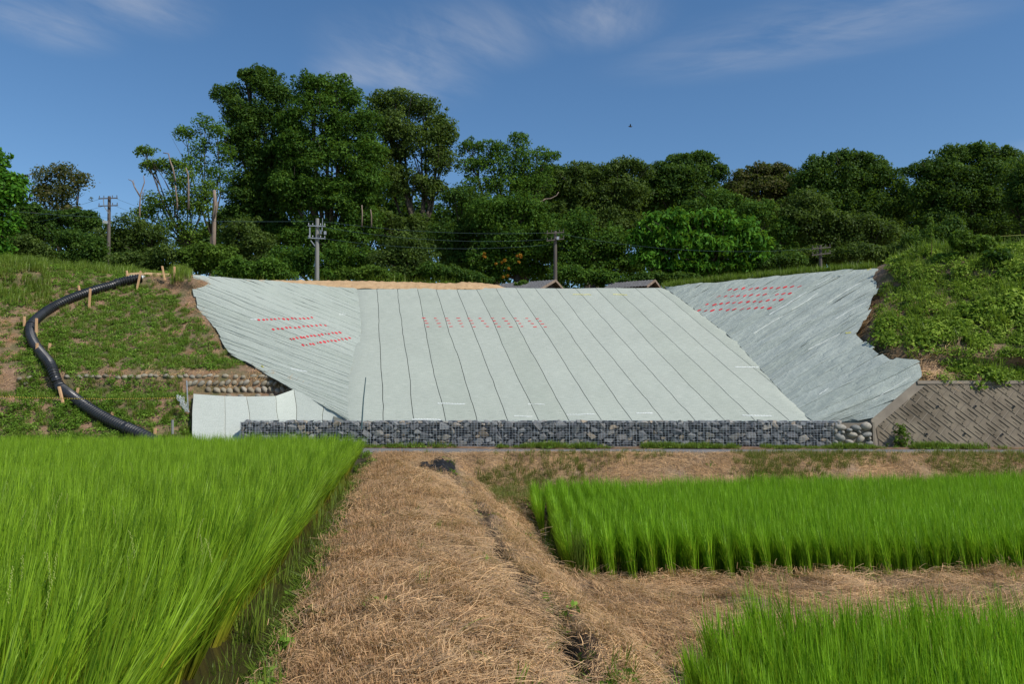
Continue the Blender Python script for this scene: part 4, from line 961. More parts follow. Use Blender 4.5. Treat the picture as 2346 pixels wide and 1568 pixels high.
# tall group left of the middle
tree('tall dark tree rising highest, left of the three tallest', 'dense', 56, [(602, 195, 44, 38), (528, 222, 40, 30), (572, 178, 26, 20), (635, 235, 48, 45), (560, 268, 55, 42), (610, 300, 65, 50), (560, 340, 50, 45), (625, 380, 75, 60), (580, 450, 70, 60), (640, 470, 60, 60), (560, 520, 70, 50), (640, 560, 70, 50)], 600, tones=(.12, .8), tr=.35, group=WT)
tree('tall rounded green tree in the middle of the three tallest', 'mid', 54, [(708, 200, 36, 30), (765, 205, 48, 32), (800, 240, 35, 32), (735, 265, 70, 50), (795, 310, 55, 50), (700, 340, 50, 50), (760, 385, 85, 62), (720, 450, 60, 50), (790, 470, 70, 55), (715, 550, 70, 45), (780, 560, 70, 50), (662, 285, 32, 42), (668, 350, 40, 50), (662, 440, 42, 60), (842, 290, 30, 40), (846, 355, 38, 50), (846, 430, 42, 60), (836, 510, 40, 40)], 750, tones=(.1, .8), tr=.35, group=WT)
tree('tall dark tree at the right of the three tallest', 'dull', 58, [(872, 245, 36, 32), (920, 240, 45, 32), (975, 262, 42, 36), (1012, 305, 38, 36), (900, 305, 60, 50), (965, 335, 70, 48), (880, 375, 50, 45), (1010, 372, 45, 35), (925, 420, 70, 40), (990, 440, 50, 30), (880, 520, 60, 40), (950, 535, 60, 40)], 968, tones=(.2, .95), tr=.3, group=WT, dens=1.5)
tree('slender tree with airy branches in the dip of the skyline', 'mid', 58, [(1080, 340, 30, 20), (1125, 350, 40, 28), (1188, 330, 26, 24), (1145, 385, 55, 34), (1200, 365, 36, 28), (1250, 362, 30, 24), (1085, 385, 40, 26), (1215, 400, 50, 32), (1100, 430, 50, 30), (1170, 435, 60, 36), (1235, 430, 40, 30)], 1133, tones=(.3, 1), tr=.25, dens=1.2, per=85, group=WT)
# gnarled and bare ones at the left
tree('gnarled tree leaning left over the left pole wires', 'yellow', 52, [(332, 350, 24, 12), (352, 382, 30, 14), (392, 388, 34, 20), (425, 420, 36, 26), (372, 470, 40, 30), (430, 480, 50, 40), (345, 500, 32, 24), (405, 540, 55, 34), (470, 460, 35, 40)], 445, tones=(.35, 1), tr=.16, dens=1.2, per=85, group=WT, grow=1.25)
tree('sparse tree against the sky with thin bare limbs', 'mid', 54, [(425, 312, 34, 18), (455, 345, 30, 20), (470, 285, 22, 20), (498, 312, 26, 26), (512, 360, 26, 26), (455, 385, 36, 22), (500, 410, 30, 24)], 488, tones=(.4, .95), tr=.12, dens=1.0, per=62, grow=1.25, sub=.6, group=WT)
tree('brownish open crowned tree left of the left utility pole', 'brown', 60, [(105, 415, 32, 28), (100, 460, 36, 30), (150, 405, 32, 24), (180, 425, 28, 24), (145, 450, 45, 28), (150, 490, 40, 20)], 145, tones=(.2, .85), tr=.2, dens=1.1, per=80, group=WT, grow=1.28)
tree('bright green tree cut by the left frame edge', 'bright', 42, [(-12, 390, 28, 60), (-10, 430, 60, 45), (5, 455, 62, 40), (-30, 520, 62, 55), (-40, 590, 60, 50), (20, 420, 30, 25)], -20, tones=(.25, .9), tr=.25, leaf=.3, group=WT)
tree('low flat topped tree between brown tree and left pole', 'dense', 56, [(130, 505, 55, 18), (180, 498, 45, 16), (205, 520, 45, 22), (120, 540, 60, 28), (60, 520, 50, 30), (60, 490, 40, 22), (190, 555, 50, 28)], 150, tones=(.25, .8), group=WT)
for i, (label, kind, Y, lb) in enumerate([
    ('yellowish round topped tree right of the skyline dip', 'dull', 60, [(1330, 410, 55, 34), (1290, 430, 45, 34), (1385, 415, 50, 30), (1440, 395, 55, 28), (1340, 460, 70, 45), (1420, 450, 65, 45), (1300, 505, 60, 45), (1400, 520, 70, 50)]),
    ('dark tree with a small peak at the middle right skyline', 'dense', 62, [(1560, 375, 36, 22), (1605, 372, 34, 22), (1520, 405, 50, 30), (1575, 420, 70, 40), (1640, 400, 25, 25), (1530, 455, 70, 45), (1610, 470, 70, 45)]),
    ('brown tinged trees in the skyline between two dark crowns', 'brown', 62, [(1700, 415, 32, 24), (1740, 398, 34, 20), (1790, 398, 34, 20), (1760, 440, 60, 36), (1690, 455, 50, 40), (1810, 440, 50, 40), (1730, 500, 70, 45)]),
    ('broad dome shaped dark tree in the right skyline', 'dense', 58, [(1880, 385, 46, 28), (1935, 372, 50, 24), (1985, 385, 46, 26), (1850, 425, 46, 36), (1925, 420, 75, 42), (2010, 425, 60, 40), (1900, 480, 80, 50), (1990, 490, 80, 50), (2060, 470, 30, 50), (1890, 545, 80, 45), (1980, 550, 80, 40)]),
    ('huge dark dome tree at the right frame edge', 'dense', 54, [(2180, 365, 46, 28), (2240, 355, 55, 26), (2120, 395, 45, 26), (2295, 372, 50, 28), (2170, 410, 75, 42), (2260, 410, 75, 45), (2130, 450, 55, 45), (2210, 475, 90, 50), (2350, 410, 45, 50), (2150, 520, 60, 40), (2250, 530, 80, 40)]),
    ('dark tree leaving the picture beyond the right hill', 'dense', 50, [(2345, 400, 40, 45), (2370, 460, 60, 60), (2330, 480, 30, 30), (2400, 540, 80, 60)]),
    ('olive tree low in front of the broad dome tree', 'dull', 52, [(1850, 470, 50, 34), (1840, 510, 60, 40), (1900, 530, 60, 40), (1960, 520, 60, 36), (2020, 540, 55, 36), (1930, 570, 70, 30)]),
    ('fresh green tree left of the bright drooping tree', 'mid', 50, [(1400, 560, 40, 40), (1350, 580, 50, 40), (1290, 560, 50, 40), (1330, 520, 45, 40), (1380, 620, 50, 30), (1430, 570, 40, 40), (1440, 610, 40, 24), (1300, 600, 44, 28)]),
    ('green tree behind the dark pole of the shed', 'mid', 52, [(1130, 500, 60, 50), (1200, 490, 60, 45), (1240, 540, 60, 45), (1170, 560, 80, 50), (1240, 600, 60, 40), (1130, 610, 60, 40)]),
    ('dark tree beneath the airy branches right of the tall group', 'dense', 54, [(1060, 470, 50, 40), (1090, 530, 60, 50), (1030, 560, 60, 50), (1060, 610, 60, 40)]),
    ('grey leaved rounded bushy tree above the sand berm', 'dull', 47, [(930, 570, 50, 36), (900, 600, 50, 34), (960, 605, 45, 34), (925, 630, 70, 22)]),
    ('low green tree under the middle tall tree by the grey pole', 'mid', 48, [(780, 595, 50, 34), (830, 600, 40, 30), (760, 625, 50, 22), (660, 600, 50, 30)]),
    ('green tree filling the gap right of the bright drooping tree', 'mid', 52, [(1790, 540, 42, 40), (1770, 590, 45, 35), (1820, 590, 40, 30), (1740, 500, 50, 36)]),
    ('mid green tree before the brown tinged skyline trees', 'mid', 56, [(1640, 470, 50, 34), (1690, 490, 50, 34), (1600, 490, 50, 30), (1660, 530, 60, 34)]),
    ('dark layered tree behind the yellowish round topped tree', 'dense', 64, [(1270, 400, 40, 22), (1230, 450, 50, 50), (1290, 480, 60, 50), (1460, 480, 50, 50), (1480, 430, 50, 34)]),
    ('olive green bush tree between left pole and dead trunk', 'dull', 50, [(300, 530, 45, 34), (350, 555, 50, 34), (280, 570, 45, 30), (330, 595, 60, 24), (245, 555, 30, 34)]),
    ('round dark bush tree right of the broken trunk', 'dull', 50, [(560, 535, 50, 34), (590, 570, 45, 34), (540, 580, 45, 28), (600, 605, 50, 24)]),
    ]):
    tree(label, kind, Y, lb, tones=(.15, .85), group=WT, seed=40 + i, tr=.28)
tree('bright green tree with drooping leaves above the shed roof', 'bright', 46, [(1540, 520, 65, 34), (1620, 510, 60, 28), (1680, 530, 60, 36), (1490, 545, 50, 34), (1560, 570, 80, 40), (1650, 580, 80, 40), (1720, 560, 45, 36), (1500, 600, 50, 30), (1580, 618, 70, 22), (1680, 618, 60, 20), (1740, 600, 30, 20)], 1600, tones=(.2, 1), droop=1.1, leaf=.42, asp=.38, per=70, tr=.25, group=WT)
def orange_spots(rs):
    p = []
    for k in range(15):
        x, y = random.choice([(1115, 582), (1118, 585), (1150, 600), (1180, 600), (1160, 620), (1150, 632), (1185, 590)]); p.append(list(P(x + rs.uniform(-14, 14), y + rs.uniform(-6, 6), 50.4)))
    p = np.array(p); return p, np.full((len(p), 3), .07), rs.rand(len(p))
tree('bush with orange flower clusters above the sand berm', 'mid', 52, [(1120, 600, 50, 30), (1170, 610, 45, 30), (1210, 625, 40, 22), (1110, 635, 50, 18)], cat='bush', name='bush', group='bushes at the wood edge', flower=orange_spots, tr=.12)
BG = 'bushes at the wood edge'
for i, (label, kind, Y, lb) in enumerate([
    ('dark bush at the far left behind the grassy crest', 'dull', 46, [(40, 570, 50, 30), (90, 585, 40, 28), (20, 600, 50, 24)]),
    ('dark green bush just left of the left pole', 'dense', 47, [(170, 560, 40, 30), (210, 575, 40, 34), (150, 595, 40, 24), (205, 605, 40, 18)]),
    ('yellow green bush behind the wooden crest stakes', 'yellow', 45, [(430, 590, 34, 22), (480, 585, 40, 26), (515, 595, 36, 28), (460, 610, 45, 16)]),
    ('shaded bush right of the left pole base', 'dull', 45, [(290, 600, 40, 20), (340, 605, 40, 20), (385, 590, 40, 28), (380, 618, 34, 12)]),
    ('leafy bush above the left mat corner', 'mid', 44, [(570, 620, 40, 18), (620, 615, 40, 20), (540, 610, 30, 18), (520, 630, 40, 14), (590, 633, 45, 13), (650, 635, 40, 13)]),
    ('bush at the foot of the grey pole', 'mid', 46, [(690, 620, 35, 24), (750, 635, 40, 16), (640, 615, 36, 24), (700, 595, 40, 24)]),
    ('leafy bush standing right of the grey pole', 'yellow', 44, [(800, 632, 40, 14), (850, 628, 40, 16), (880, 640, 40, 12)]),
    ('bush poking up before the left part of the shed roof', 'yellow', 43, [(1195, 654, 14, 5)]),
    ('dark bush under the drooping tree by the shed', 'dense', 45, [(1500, 640, 50, 14), (1560, 640, 40, 12), (1440, 650, 40, 8)]),
    ('dull bush beside the short pole at the right', 'dull', 48, [(1860, 590, 45, 24), (1910, 595, 40, 24), (1830, 610, 40, 14)]),
    ('shaded bushes in front of the broad dome tree', 'dull', 47, [(1960, 585, 50, 24), (2010, 590, 40, 20), (2060, 580, 40, 24)]),
    ('dark bush behind the weedy right hill', 'dense', 46, [(2110, 560, 45, 26), (2150, 550, 40, 30), (2180, 530, 30, 26)]),
    ('bamboo like bush right of the flower bush', 'mid', 46, [(1300, 630, 40, 22), (1350, 635, 40, 20), (1400, 640, 40, 16)]),
    ('low shaded bush between grey leaved tree and flower bush', 'dense', 46, [(1000, 630, 50, 24), (1050, 635, 40, 20), (1090, 645, 40, 14)]),
    ('low dark bush between drooping tree and short pole', 'dense', 46, [(1640, 625, 50, 18), (1740, 615, 50, 20), (1800, 605, 50, 24)]),
    ]):
    tree(label, kind, Y, lb, cat='bush', name='bush', group=BG, seed=80 + i, tr=.08, sub=.6, limbs=False, tones=(.2, .95))
tree('bright vine bush on top of the weedy right hill', 'yellow', 30.5, [(2205, 548, 22, 14), (2250, 560, 34, 16), (2225, 565, 34, 12), (2195, 560, 14, 10)], cat='bush', name='bush', tr=.04, sub=.3, leaf=.3, tones=(.5, 1), base_z=7.2, limbs=False)
tree('dark round bush on the right hill near the frame edge', 'mid', 29.6, [(2280, 592, 26, 20), (2300, 600, 20, 16)], cat='bush', name='bush', tr=.04, sub=.3, leaf=.26, tones=(.1, .6), base_z=6.6, limbs=False)
# dark deep wood behind, one tree beside the other
bk = [(-100, 560, 90, 60), (40, 560, 80, 45), (300, 575, 80, 40), (480, 560, 70, 50), (650, 440, 80, 110), (830, 420, 60, 60), (930, 500, 110, 70), (1080, 520, 80, 70), (1200, 500, 90, 70), (1360, 490, 110, 70), (1500, 480, 90, 60), (1650, 500, 100, 60), (1800, 500, 100, 70), (1960, 480, 100, 90), (2120, 490, 90, 80), (2280, 500, 110, 90), (2440, 480, 110, 110)]
bl_ = ['behind the bright tree at the left edge', 'behind the brownish open tree', 'behind the left pole', 'behind the broken trunk', 'behind the highest tree', 'filling the gap of the tallest trees', 'behind the right tall tree',
       'behind the airy branches', 'behind the shed pole', 'behind the yellowish round tree', 'behind the small skyline peak', 'behind the brown tinged trees', 'between brown trees and dome tree', 'behind the broad dome tree', 'between the two dome trees', 'behind the huge right dome', 'beyond the right frame edge']
for i, ((x, y, rx, ry), l) in enumerate(zip(bk, bl_)):
    rs = np.random.RandomState(i)
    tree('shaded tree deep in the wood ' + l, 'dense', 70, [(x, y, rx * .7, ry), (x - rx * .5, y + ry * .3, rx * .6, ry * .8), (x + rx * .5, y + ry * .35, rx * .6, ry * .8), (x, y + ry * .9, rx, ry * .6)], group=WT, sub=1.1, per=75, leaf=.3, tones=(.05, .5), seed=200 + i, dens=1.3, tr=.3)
# dead trunks
def dead(label, Y, limbs):
    base = P(limbs[0][0][0], limbs[0][0][1], Y); e = empty('dead_tree', base, label, 'dead tree')
    for k, (pts, r0, r1) in enumerate([(l[:-2], l[-2], l[-1]) for l in limbs]):
        q = [P(x, y, Y - .2 * (k % 2)) for x, y in pts]; w = MB(); rr = np.linspace(r0, r1, len(q)); w.tube(q, [float(v) for v in rr], 7); w.build('trunk' if k == 0 else 'branch', M['dead_wood'], e, True)
dead('broken bare brown trunk standing behind the left mat corner', 47, [((490, 600), (490, 545), (491, 500), (493, 465), (491, 436), .14, .09), ((491, 500), (497, 480), (499, 462), .05, .02)])
dead('forked bleached dead branches above the left pole wires', 50, [((320, 520), (320, 475), (322, 445), (331, 418), (329, 402), .06, .02), ((321, 450), (308, 428), (303, 415), (294, 411), .05, .02), ((322, 445), (328, 440), (326, 460), .03, .02), ((308, 428), (306, 412), .02, .01)])
dead('pair of snapped pale limbs in the gnarled tree', 50.5, [((432, 480), (432, 430), (431, 400), (426, 385), .07, .04), ((402, 415), (396, 385), (390, 370), (386, 352), (374, 350), .06, .03), ((406, 480), (406, 460), (403, 440), (402, 425), .06, .04)])
dead('thin bleached branch in the middle of the wood', 52, [((1230, 470), (1250, 456), (1262, 455), (1275, 448), (1280, 440), .05, .02), ((1250, 456), (1225, 468), .03, .02)])
dead('two thin bare stems between the tall trees', 50, [((829, 520), (830, 490), (829, 470), .05, .03), ((851, 520), (851, 495), (849, 480), .05, .03)])
rs = np.random.RandomState(77)
C = []; Rd = []
for x in np.linspace(-75, 75, 150):
    h = 17 + 4 * float(vnoise(x * .12, 1)) + 2 * float(vnoise(x * .5, 2)); h *= 1 if x > -22 else .62
    for z in np.arange(6.6, 7 + h * (.85 if x > 0 else .7), 1.2): C.append((x + rs.normal() * .5, 92 + rs.normal() * 1.2, z + rs.normal() * .3)); Rd.append([1.3, 1.0, 1.0])
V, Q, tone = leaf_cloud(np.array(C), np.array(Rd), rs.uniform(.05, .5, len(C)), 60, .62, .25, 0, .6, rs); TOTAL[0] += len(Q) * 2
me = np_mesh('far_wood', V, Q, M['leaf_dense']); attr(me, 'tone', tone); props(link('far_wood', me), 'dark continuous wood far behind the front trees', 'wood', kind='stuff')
print('LEAF TRIS', TOTAL[0])
# ------------------------------------------------------------------ things nobody could count: rice, straw, weeds
def uvset(me, uv):
    l = me.uv_layers.new(name='UVMap'); li = np.empty(len(me.loops), np.int32); me.loops.foreach_get('vertex_index', li)
    l.data.foreach_set('uv', np.asarray(uv, np.float32)[li].ravel())
def blades(name, mat, specs, segs=4):
    """specs: (base xyz, azimuth, length, lean0, lean1, width) ; lean runs from lean0 to lean1 along the blade"""
    V, Q, U = [], [], []
    for (bx, by, bz), az, Ln, l0, l1, wd in specs:
        b0 = len(V); p = np.array([bx, by, bz], float); h = np.array([math.cos(az), math.sin(az), 0]); s_ = np.array([-math.sin(az + .4), math.cos(az + .4), 0])
        for k in range(segs + 1):
            t = k / segs; w = wd * (1 - t ** 2.2) * .5 + wd * .04
            V += [p - s_ * w, p + s_ * w]; U += [(0, t), (1, t)]
            l = l0 + (l1 - l0) * (t ** 1.6); p = p + (h * math.sin(l) + np.array([0, 0, 1]) * math.cos(l)) * (Ln / segs)
        Q += [(b0 + 2 * k, b0 + 2 * k + 1, b0 + 2 * k + 3, b0 + 2 * k + 2) for k in range(segs)]
    me = np_mesh(name, V, Q, mat, True); uvset(me, U); return me
ru = random.uniform
def rice_hill(seed, mat, h, n, wd, ears=0, spread=.035):
    random.seed(seed); sp = []
    for k in range(n):
        a = ru(0, 6.283); r = ru(0, spread); L_ = h * ru(.72, 1.12)
        sp.append(((r * math.cos(a), r * math.sin(a), 0), a + ru(-.6, .6), L_, ru(.0, .10), ru(.05, .32) if random.random() < .82 else ru(.4, .9), wd * ru(.7, 1.2)))
    for k in range(int(n * .75)):          # the upper leaves, whose tips make the field's surface
        a = ru(0, 6.283); r = ru(.01, .05); sp.append(((r * math.cos(a), r * math.sin(a), h * ru(.30, .62)), a + ru(-.7, .7), h * ru(.28, .48), ru(.05, .35), ru(.25, .9), wd * ru(.6, 1.05)))
    me = blades('rice_hill', mat, sp, 5)
    return me
def straw_clump(seed, mat, n, rad, l0, l1, wd, upright=False):
    random.seed(seed); V, Q, U = [], [], []
    for k in range(n):
        a = ru(0, 6.283); r = rad * math.sqrt(random.random()); p = np.array([r * math.cos(a), r * math.sin(a), ru(0, .035)])
        if upright:
            az = ru(0, 6.28); el = ru(.7, 1.5)
        else:
            az = random.gauss(0, .55) + (math.pi if random.random() < .5 else 0); el = random.gauss(.05, .11)
        L_ = ru(l0, l1); cv = ru(-.8, .8); b0 = len(V); sg = 3
        for j in range(sg + 1):
            d = np.array([math.cos(az) * math.cos(el), math.sin(az) * math.cos(el), math.sin(el)]); s_ = np.array([-math.sin(az), math.cos(az), .3]) * wd * ru(.7, 1.2) * (1 - .5 * j / sg) * .5
            V += [p - s_, p + s_]; U += [(0, j / sg), (1, j / sg)]
            p = p + d * L_ / sg; az += cv / sg; el -= .22 if not upright else 0
            p[2] = max(p[2], 0.002)
        Q += [(b0 + 2 * j, b0 + 2 * j + 1, b0 + 2 * j + 3, b0 + 2 * j + 2) for j in range(sg)]
    me = np_mesh('straw_clump', V, Q, mat); uvset(me, U); return me
def leafy(seed, mat, n, rad, h, size, asp=.5):
    rs = np.random.RandomState(seed); a = rs.uniform(0, 6.283, n); r = rad * np.sqrt(rs.rand(n)); z = h * rs.rand(n) ** .7 * (1 - .6 * (r / rad) ** 2)
    C = np.stack([r * np.cos(a), r * np.sin(a), z], 1); d = C / (np.linalg.norm(C, axis=1, keepdims=True) + 1e-6)
    nn = d * .4 + rs.normal(size=(n, 3)) * .45; nn[:, 2] += .8; nn /= np.linalg.norm(nn, axis=1, keepdims=True)
    t = rs.normal(size=(n, 3)); t -= nn * (t * nn).sum(1, keepdims=True); t /= np.linalg.norm(t, axis=1, keepdims=True); b_ = np.cross(nn, t); L_ = (size * rs.uniform(.6, 1.3, n) * .5)[:, None]
    V = np.stack([C - t * L_, C + b_ * L_ * asp, C + t * L_ - nn * L_ * .3, C - b_ * L_ * asp], 1)
    return np_mesh('leafy_clump', V.reshape(-1, 3), np.arange(4 * n).reshape(-1, 4), mat)
def tuft(seed, mat, n, h, wd, rad=.05, l1=(.3, 1.2)):
    random.seed(seed); return blades('grass_tuft', mat, [((ru(-rad, rad), ru(-rad, rad), 0), ru(0, 6.28), h * ru(.5, 1.1), ru(.05, .4), ru(*l1), wd * ru(.7, 1.2)) for k in range(n)], 3)
_sid = [0]
def scatter(name, label, cat, mat, P_, Rm, S_, meshes):
    """one object of kind stuff: clumps of blades on points"""
    _sid[0] += 1; cl = bpy.data.collections.new(f'{name}_source')
    for me in meshes: cl.objects.link(bpy.data.objects.new(me.name, me))
    n = len(P_); me = bpy.data.meshes.new(name); me.vertices.add(n); me.vertices.foreach_set('co', np.asarray(P_, np.float32).ravel())
    a = me.attributes.new('rot', 'FLOAT_VECTOR', 'POINT'); a.data.foreach_set('vector', np.asarray(Rm, np.float32).ravel())
    a = me.attributes.new('scl', 'FLOAT_VECTOR', 'POINT'); S_ = np.asarray(S_, np.float32); S_ = np.repeat(S_[:, None], 3, 1) if S_.ndim == 1 else S_; a.data.foreach_set('vector', S_.ravel())
    a = me.attributes.new('idx', 'INT', 'POINT'); a.data.foreach_set('value', np.random.RandomState(_sid[0]).randint(0, len(meshes), n).astype(np.int32))
    me.materials.append(mat); o = link(name, me); props(o, label, cat, kind='stuff')
    g = bpy.data.node_groups.new(name + '_nodes', 'GeometryNodeTree')
    g.interface.new_socket('Geometry', in_out='INPUT', socket_type='NodeSocketGeometry'); g.interface.new_socket('Geometry', in_out='OUTPUT', socket_type='NodeSocketGeometry')
    gi = g.nodes.new('NodeGroupInput'); go = g.nodes.new('NodeGroupOutput'); ip = g.nodes.new('GeometryNodeInstanceOnPoints'); ci = g.nodes.new('GeometryNodeCollectionInfo')
    ci.inputs['Collection'].default_value = cl; ci.inputs['Separate Children'].default_value = True; ci.inputs['Reset Children'].default_value = True
    ip.inputs['Pick Instance'].default_value = True
    g.links.new(gi.outputs[0], ip.inputs['Points']); g.links.new(ci.outputs[0], ip.inputs['Instance'])
    for nm, typ, inp in (('rot', 'FLOAT_VECTOR', 'Rotation'), ('scl', 'FLOAT_VECTOR', 'Scale'), ('idx', 'INT', 'Instance Index')):
        na = g.nodes.new('GeometryNodeInputNamedAttribute'); na.data_type = typ; na.inputs['Name'].default_value = nm; g.links.new(na.outputs['Attribute'], ip.inputs[inp])
    g.links.new(ip.outputs[0], go.inputs[0]); md = o.modifiers.new('scatter', 'NODES'); md.node_group = g
    return o
def euls(nrm, spin, tilt_dir=None, tilt=None):
    out = np.empty((len(nrm), 3))
    for i, nn in enumerate(nrm):
        m_ = Vector((0, 0, 1)).rotation_difference(Vector(nn)).to_matrix()
        if tilt is not None and tilt[i] > 1e-3:
            ax = Vector((-math.sin(tilt_dir[i]), math.cos(tilt_dir[i]), 0)); m_ = Matrix.Rotation(tilt[i], 3, ax) @ m_
        out[i] = (m_ @ Matrix.Rotation(spin[i], 3, 'Z')).to_euler()
    return out
rs = np.random.RandomState(11)
def in_view(X, Y, Z, m_=.08):
    return (np.abs(X) < Y * (CX / F + m_) + .6)
UP = np.array([0, 0, 1.0])
# --- left rice field
def rice_field(name, label, X, Y, z, meshes, hs, tilt_dir, tilt, mat):
    k = in_view(X, Y, z); X, Y, hs, td, tl = X[k], Y[k], hs[k], tilt_dir[k], tilt[k]
    Pn = np.stack([X, Y, np.full(len(X), z)], 1); sp = rs.uniform(0, 6.283, len(X))
    return scatter(name, label, 'rice', mat, Pn, euls(np.tile(UP, (len(X), 1)), sp, td, tl), hs, meshes)
RL = [rice_hill(k, M['rice_left'], .95, 44, .0125) for k in range(7)]
gy = np.arange(1.7, 23.0, .20); gs = -1.36 - np.arange(0, 60) * .26
S_, Y_ = np.meshgrid(gs, gy); S_ = S_ + rs.normal(size=S_.shape) * .035 + .05 * vnoise(Y_ * 1.1, 0); Y_ = Y_ + rs.normal(size=Y_.shape) * .04
X_ = S_ - VPX * Y_; X_, Y_, S_ = X_.ravel(), Y_.ravel(), S_.ravel(); k = Y_ < road_near(X_) - .75; X_, Y_, S_ = X_[k], Y_[k], S_[k]
edge = -1.36 - S_; tl = .34 * np.exp(-np.clip(edge, 0, 9) / .3) + .05 + .04 * vnoise(X_ * .8, Y_ * .8); td = rs.normal(size=len(X_)) * .35 + .1
rice_field('rice', 'tall green rice filling the left paddy up to the straw path', X_, Y_, -.19, RL, (1 + .07 * vnoise(X_ * .6, Y_ * .6) + rs.normal(size=len(X_)) * .04), td, tl, M['rice_left'])
# --- right fields
RR = [rice_hill(20 + k, M['rice'], .78, 42, .011, spread=.045) for k in range(7)]
def poly_field(poly, x1, y0, y1, dx, dy, slope, z, name, label, x0=-.5, hs=1):
    xs_, ys_ = np.meshgrid(np.arange(x0, x1, dx), np.arange(y0, y1, dy)); ys_ = ys_ + slope * xs_
    xs_ = xs_ + rs.normal(size=xs_.shape) * .018; ys_ = ys_ + rs.normal(size=ys_.shape) * .02
    X, Y = xs_.ravel(), ys_.ravel(); sdp = poly_sd(poly, X, Y); k = sdp > .06; X, Y, sdp = X[k], Y[k], sdp[k]
    left = np.exp(-np.clip(sdp, 0, 9) / .3) * .22 + .04
    return rice_field(name, label, X, Y, z, RR, hs + .06 * vnoise(X * .7, Y * .7) + rs.normal(size=len(X)) * .045, np.full(len(X), math.pi) + rs.normal(size=len(X)) * .6, left, M['rice'])
poly_field(PADDY1, 17, 10.9, 22, .27, .17, .045, -.83, 'rice', 'green rice in the middle right paddy with clumps showing at its near edge')
poly_field(PADDY3, 8, 3.6, 8, .28, .17, .045, -.85, 'rice', 'green rice in the nearest paddy at the lower right corner', hs=.93)
# ears of rice standing among the near blades
def ear(seed):
    random.seed(seed); V, Q = [], []; p = Vector((0, 0, 0)); l = .02; az = 0
    for k in range(26):
        l += .018; p = p + Vector((math.sin(l), 0, math.cos(l))) * .006; c_ = p + Vector((ru(-.006, .006), ru(-.006, .006), 0)); b0 = len(V)
        V += [c_ + Vector(q) for q in ((0, 0, .006), (.0028, 0, 0), (0, .0028, 0), (-.0028, 0, 0), (0, -.0028, 0), (0, 0, -.006))]
        Q += [(b0, b0 + 1, b0 + 2, b0 + 2), (b0, b0 + 2, b0 + 3, b0 + 3), (b0, b0 + 3, b0 + 4, b0 + 4), (b0, b0 + 4, b0 + 1, b0 + 1), (b0 + 5, b0 + 2, b0 + 1, b0 + 1), (b0 + 5, b0 + 3, b0 + 2, b0 + 2), (b0 + 5, b0 + 4, b0 + 3, b0 + 3), (b0 + 5, b0 + 1, b0 + 4, b0 + 4)]
    me = bpy.data.meshes.new('rice_ear'); me.from_pydata([tuple(v) for v in V], [], [q[:3] for q in Q]); me.materials.append(M['ear']); return me
n_ = 50; Ye = 3 + 9 * rs.rand(n_) ** 1.5; Xe = -Ye * rs.uniform(.12, .66, n_) - .3; k = Xe + VPX * Ye < -1.0; Xe, Ye = Xe[k], Ye[k]; n_ = len(Xe)
scatter('rice_ears', 'young pale ears showing between the rice blades at the left', 'rice ears', M['ear'], np.stack([Xe, Ye, rs.uniform(.60, .72, n_)], 1), euls(np.tile(UP, (n_, 1)), rs.uniform(0, 6, n_)), rs.uniform(.7, 1.2, n_), [ear(k) for k in range(4)])
# a single darker clump at the corner of the middle field
c = P(1330, 1308, 10.95); rp_ = empty('rice_plant', (c.x, 10.95, -.80), 'darker bushy rice clump standing apart at the paddy corner', 'rice plant')
random.seed(5); me = blades('leaf', M['weed'], [((ru(-.09, .09), ru(-.07, .07), 0), ru(0, 6.28), ru(.5, .8), ru(.02, .2), ru(.15, .7), .014) for k in range(150)], 5); me.name = 'foliage'; link('foliage', me, rp_, local=True)

# --- straw, stubble and small weeds on the bunds
def ground_n(X, Y):
    e = .04; dx = (ground_h(X + e, Y) - ground_h(X - e, Y)) / (2 * e); dy = (ground_h(X, Y + e) - ground_h(X, Y - e)) / (2 * e)
    n_ = np.stack([-dx, -dy, np.ones_like(dx)], 1); return n_ / np.linalg.norm(n_, axis=1, keepdims=True)
def ground_scatter(name, label, cat, mat, meshes, dens, n_try, y0=4.2, y1=23.6, smin=-2, scl=(.7, 1.3), spin=None, lift=0, growY=0.):
    u = rs.rand(n_try); Y = y0 + (y1 - y0) * u ** 1.25; X = rs.uniform(-1, 1, n_try) * (Y * .72 + .5)
    w = dens(X, Y) * (Y * .72 + .5) / (y1 * .72 + .5) * (u ** .25) * 1.0
    # keep chance so that density per square metre is dens-like, thinner with distance
    keep = rs.rand(n_try) < np.clip(dens(X, Y), 0, 1); X, Y = X[keep], Y[keep]
    Z = ground_h(X, Y) + lift; rnn = road_near(X); k = Y < rnn - .02; X, Y, Z = X[k], Y[k], Z[k]
    sp = rs.uniform(0, 6.283, len(X)) if spin is None else spin(X, Y)
    return scatter(name, label, cat, mat, np.stack([X, Y, Z], 1), euls(ground_n(X, Y), sp), rs.uniform(*scl, len(X)) * (1 + growY * Y), meshes)
def sval(X, Y): return X + VPX * Y
def dry(X, Y): return (1 - mud_at(X, Y)) * (sval(X, Y) > -.66 + .08 * vnoise(Y * 2.3, 1)) * (rs.rand(len(X)) < ss(.15, .26, np.abs(sval(X, Y) - 1.1 - .018 * Y + .072 * fbm(Y * .8, X * .1, 2.0, 3)))) * (np.hypot((X - bc.x) / .5, (Y - bc.y) / 1.6) > 1)
def sp_dir(X, Y):
    s = sval(X, Y); return .9 - 1.1 * ss(-.6, .8, s) + 1.3 * vnoise(X * .9, Y * .9, 3) + rs.normal(size=len(X)) * .35
ST = [straw_clump(100 + k, M['straw'], 90, .2, .04, .15, .0036) for k in range(8)]
ST2 = [straw_clump(140 + k, M['straw'], 18, .25, .15, .36, .0036) for k in range(5)]
SB = [straw_clump(170 + k, M['straw_red'], 80, .2, .02, .055, .004, True) for k in range(5)]
